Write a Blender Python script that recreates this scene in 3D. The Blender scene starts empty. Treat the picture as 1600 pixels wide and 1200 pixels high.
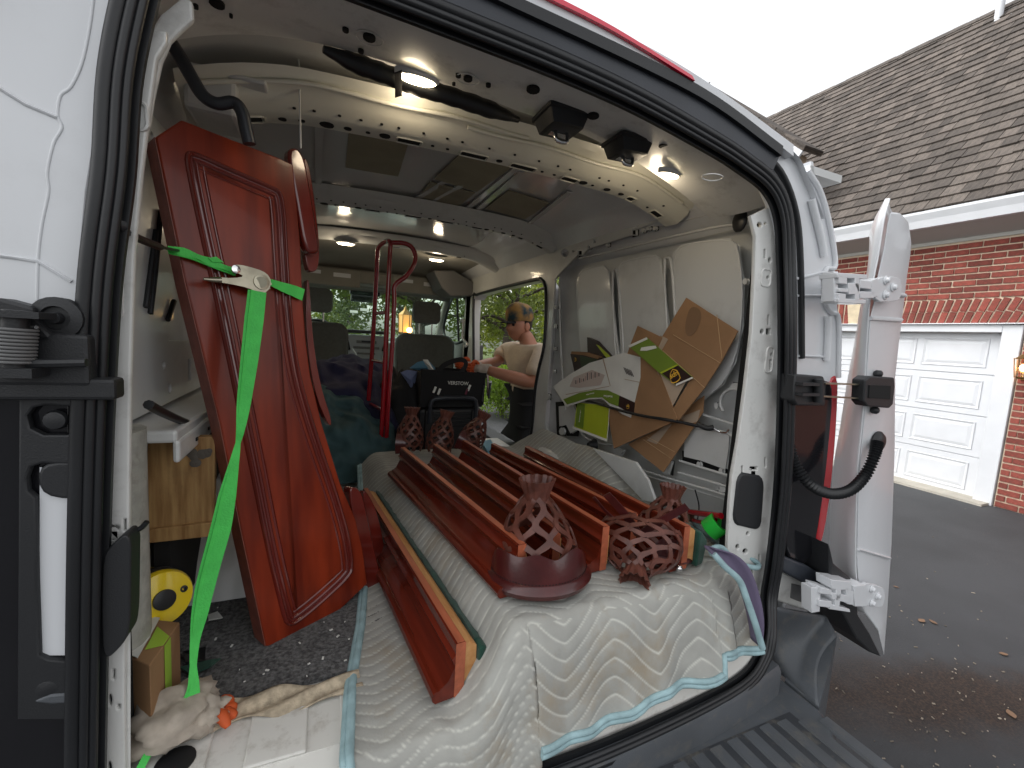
import bpy, bmesh, math, random
from mathutils import Vector, Matrix, noise
random.seed(7)
V = Vector; PI = math.pi; R = math.radians
sc = bpy.context.scene; COL = sc.collection

# ---------------------------------------------------------------- camera
F = 680.0; YAW, PITCH, ROLL = .41, -.105, .062
CAMP = V((-.39, -.81, .775))
_fw = V((math.sin(YAW)*math.cos(PITCH), math.cos(YAW)*math.cos(PITCH), math.sin(PITCH)))
_r = V((math.cos(YAW), -math.sin(YAW), 0)); _u = _r.cross(_fw)
CR = math.cos(ROLL)*_r+math.sin(ROLL)*_u; CU = -math.sin(ROLL)*_r+math.cos(ROLL)*_u
cd = bpy.data.cameras.new('camera'); cam = bpy.data.objects.new('camera', cd); COL.objects.link(cam)
cd.sensor_width = 36; cd.lens = F/1600*36; cd.clip_start = .02; cd.clip_end = 400
M = Matrix((CR, CU, -_fw)).transposed().to_4x4(); M.translation = CAMP; cam.matrix_world = M
sc.camera = cam
# ---------------------------------------------------------------- daylight, overcast
w = bpy.data.worlds.new('World'); sc.world = w; w.use_nodes = True
nt = w.node_tree; nt.nodes.clear()
sky = nt.nodes.new('ShaderNodeTexSky'); sky.sky_type = 'NISHITA'; sky.sun_disc = False
SUN_EL, SUN_AZ = R(48), R(302)
sky.sun_elevation = SUN_EL; sky.sun_rotation = SUN_AZ; sky.dust_density = 3; sky.air_density = 1.2
hsv = nt.nodes.new('ShaderNodeHueSaturation'); hsv.inputs['Saturation'].default_value = .10; hsv.inputs['Value'].default_value = 1.9
bg = nt.nodes.new('ShaderNodeBackground'); bg.inputs['Strength'].default_value = .15
wo = nt.nodes.new('ShaderNodeOutputWorld')
nt.links.new(sky.outputs[0], hsv.inputs['Color']); nt.links.new(hsv.outputs[0], bg.inputs[0]); nt.links.new(bg.outputs[0], wo.inputs[0])
sd = bpy.data.lights.new('sun', 'SUN'); sd.energy = .5; sd.angle = R(35); sd.color = (1, .97, .92)
sun = bpy.data.objects.new('sun', sd); COL.objects.link(sun)
_sd = V((math.sin(SUN_AZ)*math.cos(SUN_EL), math.cos(SUN_AZ)*math.cos(SUN_EL), math.sin(SUN_EL)))
sun.rotation_euler = _sd.to_track_quat('Z', 'Y').to_euler(); sun.location = (0, -5, 12)
sc.view_settings.view_transform = 'Standard'; sc.view_settings.look = 'None'
sc.view_settings.exposure = .35; sc.view_settings.gamma = 1; sc.view_settings.use_curve_mapping = False
sc.cycles.max_bounces = 10; sc.cycles.diffuse_bounces = 6; sc.cycles.glossy_bounces = 4; sc.cycles.transparent_max_bounces = 12

# ---------------------------------------------------------------- survey: where a sight line from the tripod meets a real plane
def ray(px, py):
    return (CR*(px-800)-CU*(py-600)+_fw*F).normalized()
def on(ax, v, px, py):
    d = ray(px, py); i = 'XYZ'.index(ax)
    return CAMP+d*((v-CAMP[i])/d[i])
def onp(p0, n, px, py):
    d = ray(px, py); return CAMP+d*((p0-CAMP).dot(n)/d.dot(n))
def X(v, *pts): return [on('X', v, *p) for p in pts]
def Y(v, *pts): return [on('Y', v, *p) for p in pts]
def Z(v, *pts): return [on('Z', v, *p) for p in pts]

# ---------------------------------------------------------------- materials
def mat(name, col, rough=.5, metal=0, var=.0, vscale=6, bump=0, bscale=60, coat=0, col2=None, stretch=None, dirt=0, dscale=3, dcol=(.12, .10, .08),
        emit=None, es=0, trans=0, alpha=1, sheen=0, isl=0, spec=.5, detail=5, bdist=.002):
    m = bpy.data.materials.new(name); m.use_nodes = True; t = m.node_tree; n = t.nodes; L = t.links
    b = n['Principled BSDF']; b.inputs['Roughness'].default_value = rough; b.inputs['Metallic'].default_value = metal
    b.inputs['Specular IOR Level'].default_value = spec
    if coat: b.inputs['Coat Weight'].default_value = coat; b.inputs['Coat Roughness'].default_value = .08
    if sheen: b.inputs['Sheen Weight'].default_value = sheen
    if trans: b.inputs['Transmission Weight'].default_value = trans
    if alpha < 1: b.inputs['Alpha'].default_value = alpha
    if emit: b.inputs['Emission Color'].default_value = (*emit, 1); b.inputs['Emission Strength'].default_value = es
    tc = n.new('ShaderNodeTexCoord'); mp = n.new('ShaderNodeMapping'); L.new(tc.outputs['Object'], mp.inputs[0])
    if stretch: mp.inputs['Scale'].default_value = stretch
    def mix(fac, a, bcol):
        x = n.new('ShaderNodeMix'); x.data_type = 'RGBA'
        if hasattr(fac, 'is_linked'): L.new(fac, x.inputs[0])
        else: x.inputs[0].default_value = fac
        for v, s in ((a, x.inputs[6]), (bcol, x.inputs[7])):
            if hasattr(v, 'is_linked'): L.new(v, s)
            else: s.default_value = (*v, 1)
        return x.outputs[2]
    def ramp(src, lo, hi):
        r = n.new('ShaderNodeMapRange'); r.inputs[1].default_value = lo; r.inputs[2].default_value = hi; L.new(src, r.inputs[0]); return r.outputs[0]
    c = col
    if var or col2:
        nz = n.new('ShaderNodeTexNoise'); nz.inputs['Scale'].default_value = vscale; nz.inputs['Detail'].default_value = detail; L.new(mp.outputs[0], nz.inputs['Vector'])
        c2 = col2 or tuple(x*(1-var) for x in col)
        c = mix(ramp(nz.outputs[0], .35, .65), c, c2)
    if dirt:
        nd = n.new('ShaderNodeTexNoise'); nd.inputs['Scale'].default_value = dscale; nd.inputs['Detail'].default_value = 9; nd.inputs['Roughness'].default_value = .7; L.new(tc.outputs['Object'], nd.inputs['Vector'])
        f = n.new('ShaderNodeMath'); f.operation = 'MULTIPLY'; f.inputs[1].default_value = dirt; L.new(ramp(nd.outputs[0], .52, .72), f.inputs[0])
        c = mix(f.outputs[0], c, dcol)
    if isl:
        g = n.new('ShaderNodeNewGeometry'); oi = n.new('ShaderNodeObjectInfo')
        a = n.new('ShaderNodeMath'); a.operation = 'ADD'; L.new(g.outputs['Random Per Island'], a.inputs[0]); L.new(oi.outputs['Random'], a.inputs[1])
        fr = n.new('ShaderNodeMath'); fr.operation = 'FRACT'; L.new(a.outputs[0], fr.inputs[0])
        h = n.new('ShaderNodeHueSaturation'); mr = n.new('ShaderNodeMapRange'); mr.inputs[3].default_value = 1-isl; mr.inputs[4].default_value = 1+isl; L.new(fr.outputs[0], mr.inputs[0])
        L.new(mr.outputs[0], h.inputs['Value'])
        if hasattr(c, 'is_linked'): L.new(c, h.inputs['Color'])
        else: h.inputs['Color'].default_value = (*c, 1)
        c = h.outputs[0]
    if hasattr(c, 'is_linked'): L.new(c, b.inputs['Base Color'])
    else: b.inputs['Base Color'].default_value = (*c, 1)
    if bump:
        nb = n.new('ShaderNodeTexNoise'); nb.inputs['Scale'].default_value = bscale; nb.inputs['Detail'].default_value = 6; L.new(mp.outputs[0], nb.inputs['Vector'])
        bp = n.new('ShaderNodeBump'); bp.inputs['Strength'].default_value = bump; bp.inputs['Distance'].default_value = bdist; L.new(nb.outputs[0], bp.inputs['Height']); L.new(bp.outputs[0], b.inputs['Normal'])
    return m
MT = dict(
 paint=mat('white_paint', (.68, .695, .715), .30, coat=.4, dirt=.10, dscale=4, bump=.04, bscale=9, bdist=.01),
 inner=mat('inner_paint', (.59, .60, .59), .36, coat=.3, dirt=.22, dscale=5, bump=.08, bscale=7, bdist=.01),
 roofp=mat('roof_skin_paint', (.56, .56, .56), .13, coat=.5, bump=.10, bscale=3.2, bdist=.02, dirt=.08),
 bow=mat('bow_paint', (.70, .69, .60), .30, coat=.5, dirt=.12),
 pillar=mat('pillar_paint', (.66, .66, .635), .34, coat=.3, dirt=.35, dscale=14),
 floorp=mat('floor_paint', (.66, .65, .61), .45, dirt=.55, dscale=16, dcol=(.22, .18, .13), bump=.2, bscale=30),
 rubber=mat('rubber', (.012, .013, .015), .42, var=.3, bump=.1, bscale=200),
 blackpl=mat('black_plastic', (.016, .017, .019), .5, bump=.25, bscale=400),
 bluepl=mat('dark_blue_plastic', (.03, .035, .045), .4, var=.3),
 bumper=mat('bumper_plastic', (.080, .088, .098), .48, var=.25, dirt=.4, dscale=22, dcol=(.16, .14, .11), bump=.3, bscale=500),
 bumper2=mat('bumper_groove', (.030, .033, .038), .5, dirt=.6, dscale=15, dcol=(.19, .17, .13), bump=.3, bscale=300),
 hole=mat('shade_black', (.006, .006, .006), .9),  # near-black stands for shade inside holes and cavities; also eyes and brows
 steel=mat('zinc_steel', (.42, .39, .30), .35, metal=1, var=.3, vscale=30, bump=.1),
 chrome=mat('bright_steel', (.7, .7, .7), .15, metal=1),
 red_lamp=mat('red_lens', (.45, .005, .012), .12, coat=1),
 redline=mat('red_strip', (.75, .01, .05), .2, coat=1),
 lampglow=mat('lamp_glow', (1, .9, .7), .4, emit=(1, .83, .55), es=16),
 foil=mat('tan_patch', (.30, .27, .19), .6, var=.2, bump=.3, bscale=30),
 cherry=mat('cherry_wood', (.255, .031, .009), .30, coat=.12, col2=(.12, .013, .005), vscale=2.2, stretch=(9, 9, .8), bump=.05, bscale=30, spec=.28),
 cherryd=mat('cherry_wood_trim', (.155, .018, .012), .2, coat=.8, var=.3, vscale=4, stretch=(5, 5, .6)),
 cherrys=mat('cherry_sawn_edge', (.26, .075, .05), .5, var=.35, vscale=25, bump=.4, bscale=80),
 rail=mat('rail_wood', (.15, .019, .008), .20, coat=.4, spec=.3, col2=(.07, .009, .004), vscale=4, stretch=(8, .5, 8)),
 railtop=mat('rail_edge_wood', (.46, .125, .06), .4, var=.3, vscale=10, stretch=(6, .8, 6)),
 pine=mat('raw_pine', (.62, .33, .13), .55, col2=(.50, .22, .07), vscale=8, stretch=(6, .8, 6), bump=.2),
 felt=mat('green_felt', (.008, .060, .038), .95, var=.3, vscale=60, sheen=.15, bump=.5, bscale=500),
 leather=mat('oxblood_leather', (.075, .010, .010), .3, var=.35, vscale=20, coat=.35, bump=.3, bscale=120),
 net=mat('net_leather', (.135, .044, .030), .42, var=.4, vscale=40, bump=.4, bscale=150, isl=.15),
 rawhide=mat('raw_leather', (.78, .40, .22), .6, var=.3, vscale=40),
 card=mat('cardboard', (.35, .195, .095), .75, var=.22, vscale=5, dirt=.25, dscale=4, dcol=(.12, .07, .035), bump=.15, bscale=90),
 cardt=mat('clear_tape', (.46, .36, .27), .25, var=.1, coat=.3),
 cardedge=mat('cardboard_edge', (.50, .33, .18), .8),
 ply=mat('plywood', (.46, .28, .11), .6, col2=(.24, .12, .038), vscale=9, stretch=(7, 7, .7), dirt=.4, dscale=6, dcol=(.06, .04, .03), bump=.15),
 strap=mat('green_webbing', (.075, .62, .10), .7, var=.12, vscale=40, bump=.6, bscale=260),
 carpet=mat('grey_carpet', (.17, .17, .17), .97, col2=(.055, .055, .056), vscale=130, bump=1, bscale=160, bdist=.006, dirt=.25, dscale=10, dcol=(.2, .19, .17)),
 burlap=mat('burlap', (.52, .43, .31), .9, var=.4, vscale=60, bump=.8, bscale=200),
 seat=mat('seat_fabric', (.085, .088, .085), .85, var=.15, vscale=50, bump=.2, bscale=300),
 headl=mat('headliner', (.26, .25, .22), .9, var=.1),
 trimg=mat('grey_trim', (.13, .13, .13), .6),
 dash=mat('dash_grey', (.34, .36, .39), .4),
 screen=mat('dark_glass', (.01, .01, .012), .1),
 redtruck=mat('red_enamel', (.33, .004, .012), .22, coat=.9),
 paper=mat('white_paper', (.70, .70, .66), .5, var=.12, vscale=9, bump=.2, bscale=20),
 lime=mat('lime_print', (.44, .52, .03), .4, var=.12),
 olive=mat('olive_print', (.17, .26, .03), .4, var=.1),
 brownp=mat('brown_print', (.030, .013, .012), .4),
 gold=mat('gold_print', (.85, .50, .05), .4),
 inkp=mat('faded_ink', (.10, .09, .09), .6),
 inkr=mat('faded_red_ink', (.42, .28, .25), .6),
 whitep=mat('white_print', (.75, .75, .7), .5),
 yellow=mat('yellow_plastic', (.85, .62, .01), .3, coat=.4, dirt=.2, dscale=12),
 tealc=mat('teal_cloth', (.055, .115, .125), .85, var=.3, vscale=5, bump=.3, bscale=120),
 navyc=mat('navy_cloth', (.022, .022, .065), .85, var=.3, vscale=5, bump=.3, bscale=120),
 purplec=mat('purple_backing', (.14, .115, .185), .9, var=.2, bump=.3, bscale=150),
 bind=mat('blue_binding', (.34, .50, .53), .8, var=.3, vscale=25, bump=.5, bscale=150),
 skin=mat('skin', (.42, .18, .105), .5, var=.15, vscale=14),
 shirt=mat('tan_shirt', (.64, .52, .40), .9, var=.12, vscale=8, bump=.5, bscale=14, bdist=.02),
 blackc=mat('black_cloth', (.012, .012, .013), .9),
 glovew=mat('glove_knit', (.46, .40, .33), .9, var=.3, vscale=30),
 gloveo=mat('glove_orange', (.62, .10, .02), .7, var=.2, vscale=30),
 capc=mat('cap_print', (.30, .16, .04), .8, col2=(.01, .035, .045), vscale=16, detail=2),
 asphalt=mat('asphalt', (.046, .048, .052), .75, var=.25, vscale=2, bump=.7, bscale=220, bdist=.004),
 brick=mat('brick', (.25, .056, .040), .85, var=.4, vscale=40, bump=.6, bscale=90, isl=.28, dirt=.12, dscale=30, dcol=(.5, .35, .25)),
 mortar=mat('mortar', (.66, .53, .40), .95, var=.15, vscale=30, bump=.5),
 shingle=mat('cedar_shingle', (.125, .104, .088), .9, col2=(.060, .050, .044), vscale=5, stretch=(1.5, 22, 1.5), bump=.8, bscale=50, isl=.38),
 white=mat('white_woodwork', (.64, .655, .68), .5, var=.05),
 concrete=mat('concrete', (.45, .42, .36), .9, var=.2),
 glass=None,
)
def glass_mat(name, tint, refl=.08):
    m = bpy.data.materials.new(name); m.use_nodes = True; t = m.node_tree; n = t.nodes; n.clear()
    o = n.new('ShaderNodeOutputMaterial'); a = n.new('ShaderNodeBsdfTransparent'); a.inputs[0].default_value = (*tint, 1)
    g = n.new('ShaderNodeBsdfGlossy'); g.inputs['Roughness'].default_value = .03; f = n.new('ShaderNodeMixShader'); f.inputs[0].default_value = refl
    t.links.new(a.outputs[0], f.inputs[1]); t.links.new(g.outputs[0], f.inputs[2]); t.links.new(f.outputs[0], o.inputs[0]); return m
MT['glass'] = glass_mat('tinted_glass', (.80, .88, .81), .03); MT['clear'] = glass_mat('clear_glass', (.95, .95, .93), .1)

# ---------------------------------------------------------------- mesh helpers
def wm(o):
    m = o.matrix_basis.copy()
    return (wm(o.parent) @ o.matrix_parent_inverse @ m) if o.parent else m
def link(name, me, m, parent=None, local=False, smooth=None, bevel=0, subd=0, kind=None, label=None, solid=0):
    o = bpy.data.objects.new(name, me); COL.objects.link(o)
    ms = m if isinstance(m, (list, tuple)) else [m]
    if m is not None:
        me.materials.clear()
        for x in ms: me.materials.append(MT[x] if isinstance(x, str) else x)
    if parent:
        o.parent = parent
        if not local: o.matrix_parent_inverse = wm(parent).inverted()
    if smooth is not None:
        me.polygons.foreach_set('use_smooth', [True]*len(me.polygons)); me.update()
        me.set_sharp_from_angle(angle=R(smooth))
    if solid: k = o.modifiers.new('s', 'SOLIDIFY'); k.thickness = solid; k.offset = 0
    if bevel: k = o.modifiers.new('b', 'BEVEL'); k.width = bevel; k.segments = 2; k.limit_method = 'ANGLE'; k.angle_limit = R(35)
    if subd: k = o.modifiers.new('u', 'SUBSURF'); k.levels = subd; k.render_levels = subd
    if kind: o['kind'] = kind
    if label: o['label'] = label
    return o
APART = set('pillar_return pillar_cavity_shade pillar_boss header_hole_shade header_boss side_post cab_door body_side roof_rib corner_bead corner_crease bow_slot_shade slot_rim check_arm hinge_arm inner_skin ledge_slot_shade air_vent radio_panel cab_window housing_bolt door_crease socket_bolt headrest_post end_panel frame_bead visor_label stain_patch seal_channel windshield_frame webbing bolt_head socket_bolt frame_hole_shade ratchet_tooth bow_bracket tote_side'.split())
class G:
    def __init__(s): s.v = []; s.f = []; s.m = []
    def add(s, vs, fs, mi=0):
        b = len(s.v); s.v += [tuple(x) for x in vs]; s.f += [tuple(b+i for i in f) for f in fs]; s.m += [mi]*len(fs); return s
    def box(s, c, d, rot=None, mi=0):
        c = V(c); h = V(d)/2; vs = []
        for z in (-1, 1):
            for y in (-1, 1):
                for x in (-1, 1):
                    p = V((x*h.x, y*h.y, z*h.z)); vs.append(c+((rot @ p) if rot else p))
        return s.add(vs, [(0, 2, 3, 1), (4, 5, 7, 6), (0, 1, 5, 4), (2, 6, 7, 3), (0, 4, 6, 2), (1, 3, 7, 5)], mi)
    def hexa(s, a, b, mi=0):            # two quads (4 points each) joined
        return s.add(list(a)+list(b), [(3, 2, 1, 0), (4, 5, 6, 7)]+[(i, (i+1) % 4, 4+(i+1) % 4, 4+i) for i in range(4)], mi)
    def prism(s, pts, off, mi=0):       # polygon pushed by a vector
        n = len(pts); off = V(off); vs = [V(p) for p in pts]+[V(p)+off for p in pts]
        return s.add(vs, [tuple(range(n))[::-1], tuple(range(n, 2*n))]+[(i, (i+1) % n, n+(i+1) % n, n+i) for i in range(n)], mi)
    def loft(s, rings, closed=True, cap=True, mi=0):
        n = len(rings[0]); vs = [p for r in rings for p in r]; fs = []
        for k in range(len(rings)-1):
            for i in range(n if closed else n-1):
                j = (i+1) % n; fs.append((k*n+i, k*n+j, (k+1)*n+j, (k+1)*n+i))
        if cap and closed: fs += [tuple(range(n))[::-1], tuple((len(rings)-1)*n+i for i in range(n))]
        return s.add(vs, fs, mi)
    def tube(s, pts, r, n=8, closed=False, mi=0, flat=1.0, up=None):
        pts = [V(p) for p in pts]; rings = []; N = len(pts); a = None
        for i, p in enumerate(pts):
            if closed: t = pts[(i+1) % N]-pts[i-1]
            else: t = pts[min(i+1, N-1)]-pts[max(i-1, 0)]
            t.normalize()
            if up is not None: a = (up - t*up.dot(t)).normalized()
            elif a is None:
                a = t.orthogonal().normalized()
            else: a = (a-t*a.dot(t)).normalized()
            b = t.cross(a); rr = r[i] if isinstance(r, (list, tuple)) else r
            rings.append([p+(a*math.cos(k*2*PI/n)*flat+b*math.sin(k*2*PI/n))*rr for k in range(n)])
        if closed: rings.append(rings[0])
        return s.loft(rings, cap=not closed, mi=mi)
    def strip(s, pts, nrm, w, t=.001, mi=0):   # flat band: nrm = one normal or list, w = width (or list)
        rings = []; N = len(pts)
        for i, p in enumerate(pts):
            p = V(p); tg = (V(pts[min(i+1, N-1)])-V(pts[max(i-1, 0)])).normalized()
            nn = V(nrm[i] if isinstance(nrm, list) else nrm); nn = (nn-tg*nn.dot(tg)).normalized(); sd = tg.cross(nn)
            ww = (w[i] if isinstance(w, list) else w)/2
            rings.append([p-sd*ww-nn*t/2, p+sd*ww-nn*t/2, p+sd*ww+nn*t/2, p-sd*ww+nn*t/2])
        return s.loft(rings, mi=mi)
    def lathe(s, prof, mx=None, n=20, mi=0, cap=True):
        rings = []
        for r, z in prof:
            ring = [V((r*math.cos(k*2*PI/n), r*math.sin(k*2*PI/n), z)) for k in range(n)]
            rings.append([mx @ p for p in ring] if mx else ring)
        return s.loft(rings, cap=cap, mi=mi)
    def ball(s, c, r, n=10, sq=(1, 1, 1), mi=0, rot=None):
        c = V(c); rings = []
        for i in range(1, n):
            a = PI*i/n; ring = []
            for k in range(n*2):
                p = V((math.sin(a)*math.cos(k*PI/n)*sq[0], math.sin(a)*math.sin(k*PI/n)*sq[1], -math.cos(a)*sq[2]))*r
                ring.append(c+(rot @ p if rot else p))
            rings.append(ring)
        return s.loft(rings, mi=mi)
    def grid(s, fn, nu, nv, mi=0):
        vs = [fn(i/nu, j/nv) for j in range(nv+1) for i in range(nu+1)]; w_ = nu+1
        return s.add(vs, [(j*w_+i, j*w_+i+1, (j+1)*w_+i+1, (j+1)*w_+i) for j in range(nv) for i in range(nu)], mi)
    def mesh(s, name='m'):
        me = bpy.data.meshes.new(name); me.from_pydata(s.v, [], s.f)
        if any(s.m): me.polygons.foreach_set('material_index', s.m)
        me.update(); return me
    def islands(s):
        pr = list(range(len(s.v)))
        def fd(a):
            while pr[a] != a: pr[a] = pr[pr[a]]; a = pr[a]
            return a
        for f in s.f:
            a = fd(f[0])
            for b in f[1:]: pr[fd(b)] = a
        by = {}
        for i, f in enumerate(s.f): by.setdefault(fd(f[0]), []).append(i)
        o = []
        for fs in by.values():
            g = G(); mp = {}
            for i in fs:
                f = []
                for a in s.f[i]:
                    if a not in mp: mp[a] = len(g.v); g.v.append(s.v[a])
                    f.append(mp[a])
                g.f.append(tuple(f)); g.m.append(s.m[i])
            o.append(g)
        return o
    def build(s, name, m, parent=None, **k):
        if name in APART and parent:
            os_ = [link(name, g.mesh(name), m, parent, **k) for g in s.islands()]; return os_[0]
        return link(name, s.mesh(name), m, parent, **k)
def plate(name, outline, holes, O, U, W, thick, m, parent=None, bev=.004, recalc=True, **k):
    """flat pressed sheet with real openings: 2-D outline and holes in the frame O + u*U + w*W"""
    cu = bpy.data.curves.new('t', 'CURVE'); cu.dimensions = '2D'; cu.fill_mode = 'BOTH'; cu.extrude = max(thick/2-bev, .0002); cu.bevel_depth = bev; cu.bevel_resolution = 1; cu.offset = -bev
    for loop in [outline]+list(holes):
        sp = cu.splines.new('POLY'); sp.points.add(len(loop)-1); sp.use_cyclic_u = True
        for q, p in zip(sp.points, loop): q.co = (p[0], p[1], 0, 1)
    o = bpy.data.objects.new('t', cu); COL.objects.link(o); dg = bpy.context.evaluated_depsgraph_get()
    me = bpy.data.meshes.new_from_object(o.evaluated_get(dg)); COL.objects.unlink(o); bpy.data.objects.remove(o)
    O, U, W = V(O), V(U), V(W); N = U.cross(W).normalized(); mx = Matrix((U, W, N)).transposed().to_4x4(); mx.translation = O
    me.transform(mx); me.name = name
    return link(name, me, m, parent, smooth=k.pop('smooth', 40), **k)
def uv_(O, U, W, p): d = V(p)-V(O); return (d.dot(V(U)), d.dot(V(W)))
def circ(c, r, n=12, sq=1): return [(c[0]+r*math.cos(i*2*PI/n), c[1]+r*sq*math.sin(i*2*PI/n)) for i in range(n)]
def rrect(c, w_, h, r, n=3, a=0):
    o = []; r = min(r, w_/2-.0005, h/2-.0005)
    for (sx, sy, st) in ((1, 1, 0), (-1, 1, 90), (-1, -1, 180), (1, -1, 270)):
        for k in range(n+1):
            t = R(st+90*k/n); x, y = sx*(w_/2-r)+r*math.cos(t), sy*(h/2-r)+r*math.sin(t)
            o.append((c[0]+x*math.cos(a)-y*math.sin(a), c[1]+x*math.sin(a)+y*math.cos(a)))
    return o
def smoothp(pts, it=2, closed=False):     # Chaikin corner cutting (works for tuples or vectors)
    pts = [V(p) for p in pts]
    for _ in range(it):
        o = [] if closed else [pts[0]]
        n = len(pts)
        for i in range(n if closed else n-1):
            a, b = pts[i], pts[(i+1) % n]; o += [a*.75+b*.25, a*.25+b*.75]
        if not closed: o.append(pts[-1])
        pts = o
    return pts
def catmull(pts, seg=6):
    pts = [V(p) for p in pts]; q = [pts[0]*2-pts[1]]+pts+[pts[-1]*2-pts[-2]]; o = []
    for i in range(1, len(q)-2):
        for k in range(seg):
            t = k/seg; a, b, c, d = q[i-1], q[i], q[i+1], q[i+2]
            o.append(.5*((2*b)+(c-a)*t+(2*a-5*b+4*c-d)*t*t+(3*b-a-3*c+d)*t*t*t))
    o.append(pts[-1]); return o
def tag(o, label, cat, group=None, kind=None):
    o['label'] = label; o['category'] = cat
    if group: o['group'] = group
    if kind: o['kind'] = kind
    return o
def empty(name, loc=(0, 0, 0), rot=None):
    o = bpy.data.objects.new(name, None); COL.objects.link(o); o.location = loc; o.empty_display_size = .1
    if rot is not None: o.rotation_euler = rot
    return o
def thing(name, loc, label, cat, group=None, rot=None): return tag(empty(name, loc, rot), label, cat, group)
def text(name, s, size, O, U, W, m, parent, thick=.0004, sx=1.0, align='CENTER'):
    cu = bpy.data.curves.new('t', 'FONT'); cu.body = s; cu.size = size; cu.extrude = thick; cu.align_x = align; cu.align_y = 'CENTER'; cu.offset = size*.012
    o = bpy.data.objects.new('t', cu); COL.objects.link(o); dg = bpy.context.evaluated_depsgraph_get()
    me = bpy.data.meshes.new_from_object(o.evaluated_get(dg)); COL.objects.unlink(o); bpy.data.objects.remove(o)
    U, W = V(U).normalized(), V(W).normalized(); N = U.cross(W); mx = Matrix((U*sx, W, N)).transposed().to_4x4(); mx.translation = V(O); me.transform(mx)
    return link(name, me, m, parent)
def struct(o): o['kind'] = 'structure'; return o

# ================================================================ THE VAN
van = thing('cargo_van', (0, 0, -.78), 'white cargo van seen through its open rear doorway', 'van')
def P(name, g, m, parent=van, **k): return g.build(name, m, parent, **k)
def crown(x): t = (x-.05)/.75; return 1.332-(-.075*abs(t)+.125*t**4 if t < 0 else .16*t**2)
# ---- floor
g = G(); g.box((.04, 1.12, -.02), (1.62, 2.28, .04)); g.box((.04, 3.2, -.10), (1.7, 1.9, .04))
P('load_floor', g, 'floorp')
g = G()
for i in range(9): g.box((-.62+i*.16, .06, .003), (.10, .16, .006))
P('floor_rib', g, 'floorp', bevel=.003, kind='stuff')
g = G()
th = [(-.76, -.045), (-.6, -.065), (-.3, -.09), (0, -.10), (.3, -.095), (.55, -.08), (.72, -.06), (.80, -.045)]
g.loft([[V((x, y+.065, .0)), V((x, y+.02, -.012)), V((x, y, -.05)), V((x, y-.01, -.09)), V((x, y+.05, -.09))] for x, y in th])
P('threshold', g, 'floorp', smooth=40)
g = G(); g.loft([[V((x, y+.04, -.091)), V((x, y-.035, -.095)), V((x, y-.045, -.11)), V((x, y-.045, -.26)), V((x, y+.2, -.26)), V((x, y+.2, -.1))] for x, y in th]); P('sill_cover', g, 'bumper', smooth=40)
# ---- door seal
L_ = [on('Y', -.01, *p) for p in [(128, 1260), (130, 1100), (134, 850), (141, 620), (152, 430), (172, 270)]]
T_ = [on('Y', -.01, *p) for p in [(182, 120), (205, 0), (230, -85), (275, -125), (340, -122), (440, -76)]]
T2 = [on('Y', -.005, *p) for p in [(560, -14), (700, 27), (875, 98), (1000, 156), (1112, 219), (1160, 250), (1205, 287), (1226, 335), (1231, 410)]]
R_ = [on('Y', -.02, *p) for p in [(1233, 500), (1232, 600), (1226, 750), (1214, 870), (1204, 935)]]
B_ = [V((.775, -.06, -.01)), V((.74, -.075, -.065)), V((.62, -.10, -.10)), V((.3, -.125, -.105)), V((0, -.13, -.105)), V((-.4, -.115, -.10)), V((-.66, -.09, -.08))]
seal = catmull(L_+T_+T2[1:]+R_+B_, 5)
def offs(path, dn, dy):
    o = []; N = len(path); c = V((.05, 0, .6))
    for i, p in enumerate(path):
        t = (path[min(i+1, N-1)]-path[max(i-1, 0)]).normalized(); n = t.cross(V((0, 1, 0))).normalized()
        if n.dot(c-p) < 0: n = -n
        o.append(p+n*dn+V((0, dy, 0)))
    return o
g = G()
g.tube(offs(seal, -.010, -.003), .0105, 8); g.tube(offs(seal, .004, -.006), .0065, 8); g.tube(offs(seal, .0135, -.003), .0060, 8)
P('door_seal', g, 'rubber', smooth=60)
g = G(); g.strip(offs(seal, .003, .012), V((0, 1, 0)), .042, .008); P('seal_channel', g, 'rubber')
# ---- rear pillars
def pillar(lab, outl, holes, y=.03, ribs=()):
    O = V((0, y, 0)); U = V((1, 0, 0)); W = V((0, 0, 1))
    f = lambda p: (lambda q: (q.x, q.z))(on('Y', y, *p))
    hs = []
    for h in holes:
        hs.append([f((h[0]+a, h[1]+b)) for a, b in ([(math.cos(t*PI/5)*h[2], math.sin(t*PI/5)*h[3]) for t in range(10)] if len(h) == 4 else rrect((0, 0), h[2]*2, h[3]*2, 1))])
    pp = plate('rear_pillar', [f(p) for p in outl], hs, O, U, W, .012, 'pillar', van, bev=.003)
    return pp
lp = [(138, 1240), (146, 1000), (152, 800), (160, 600), (172, 440), (192, 270), (210, 150), (232, 50), (262, 52), (262, 70), (247, 94), (236, 170), (224, 270), (212, 400), (206, 600), (204, 850), (198, 990), (197, 1100), (200, 1240)]
lh = [(222, 120, 4, 12), (216, 178, 3, 6), (191, 318, 1.3, 14, 0), (190, 352, 3, 6, 0), (173, 431, 3, 4.5), (173, 462, 1.3, 14, 0), (163, 800, 1, 8, 0), (181, 822, 7, 3, 0), (180, 832, 2.2, 8, 0), (197, 818, 1, 9, 0), (174, 1090, 2.6, 9), (188, 1100, 2, 4), (173, 1195, 3, 10), (180, 1050, 1, 8, 0)]
pillar('l', lp, lh)
cq = [on('Y', .055, *p) for p in [(200, 190), (214, 110), (228, 60), (250, 22), (285, -6), (300, 0), (302, 30), (296, 36), (284, 46), (266, 64), (252, 96), (240, 150), (232, 200)]]; G().prism(cq, (0, .012, 0)).build('corner_gusset', 'pillar', van, bevel=.004)
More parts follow.
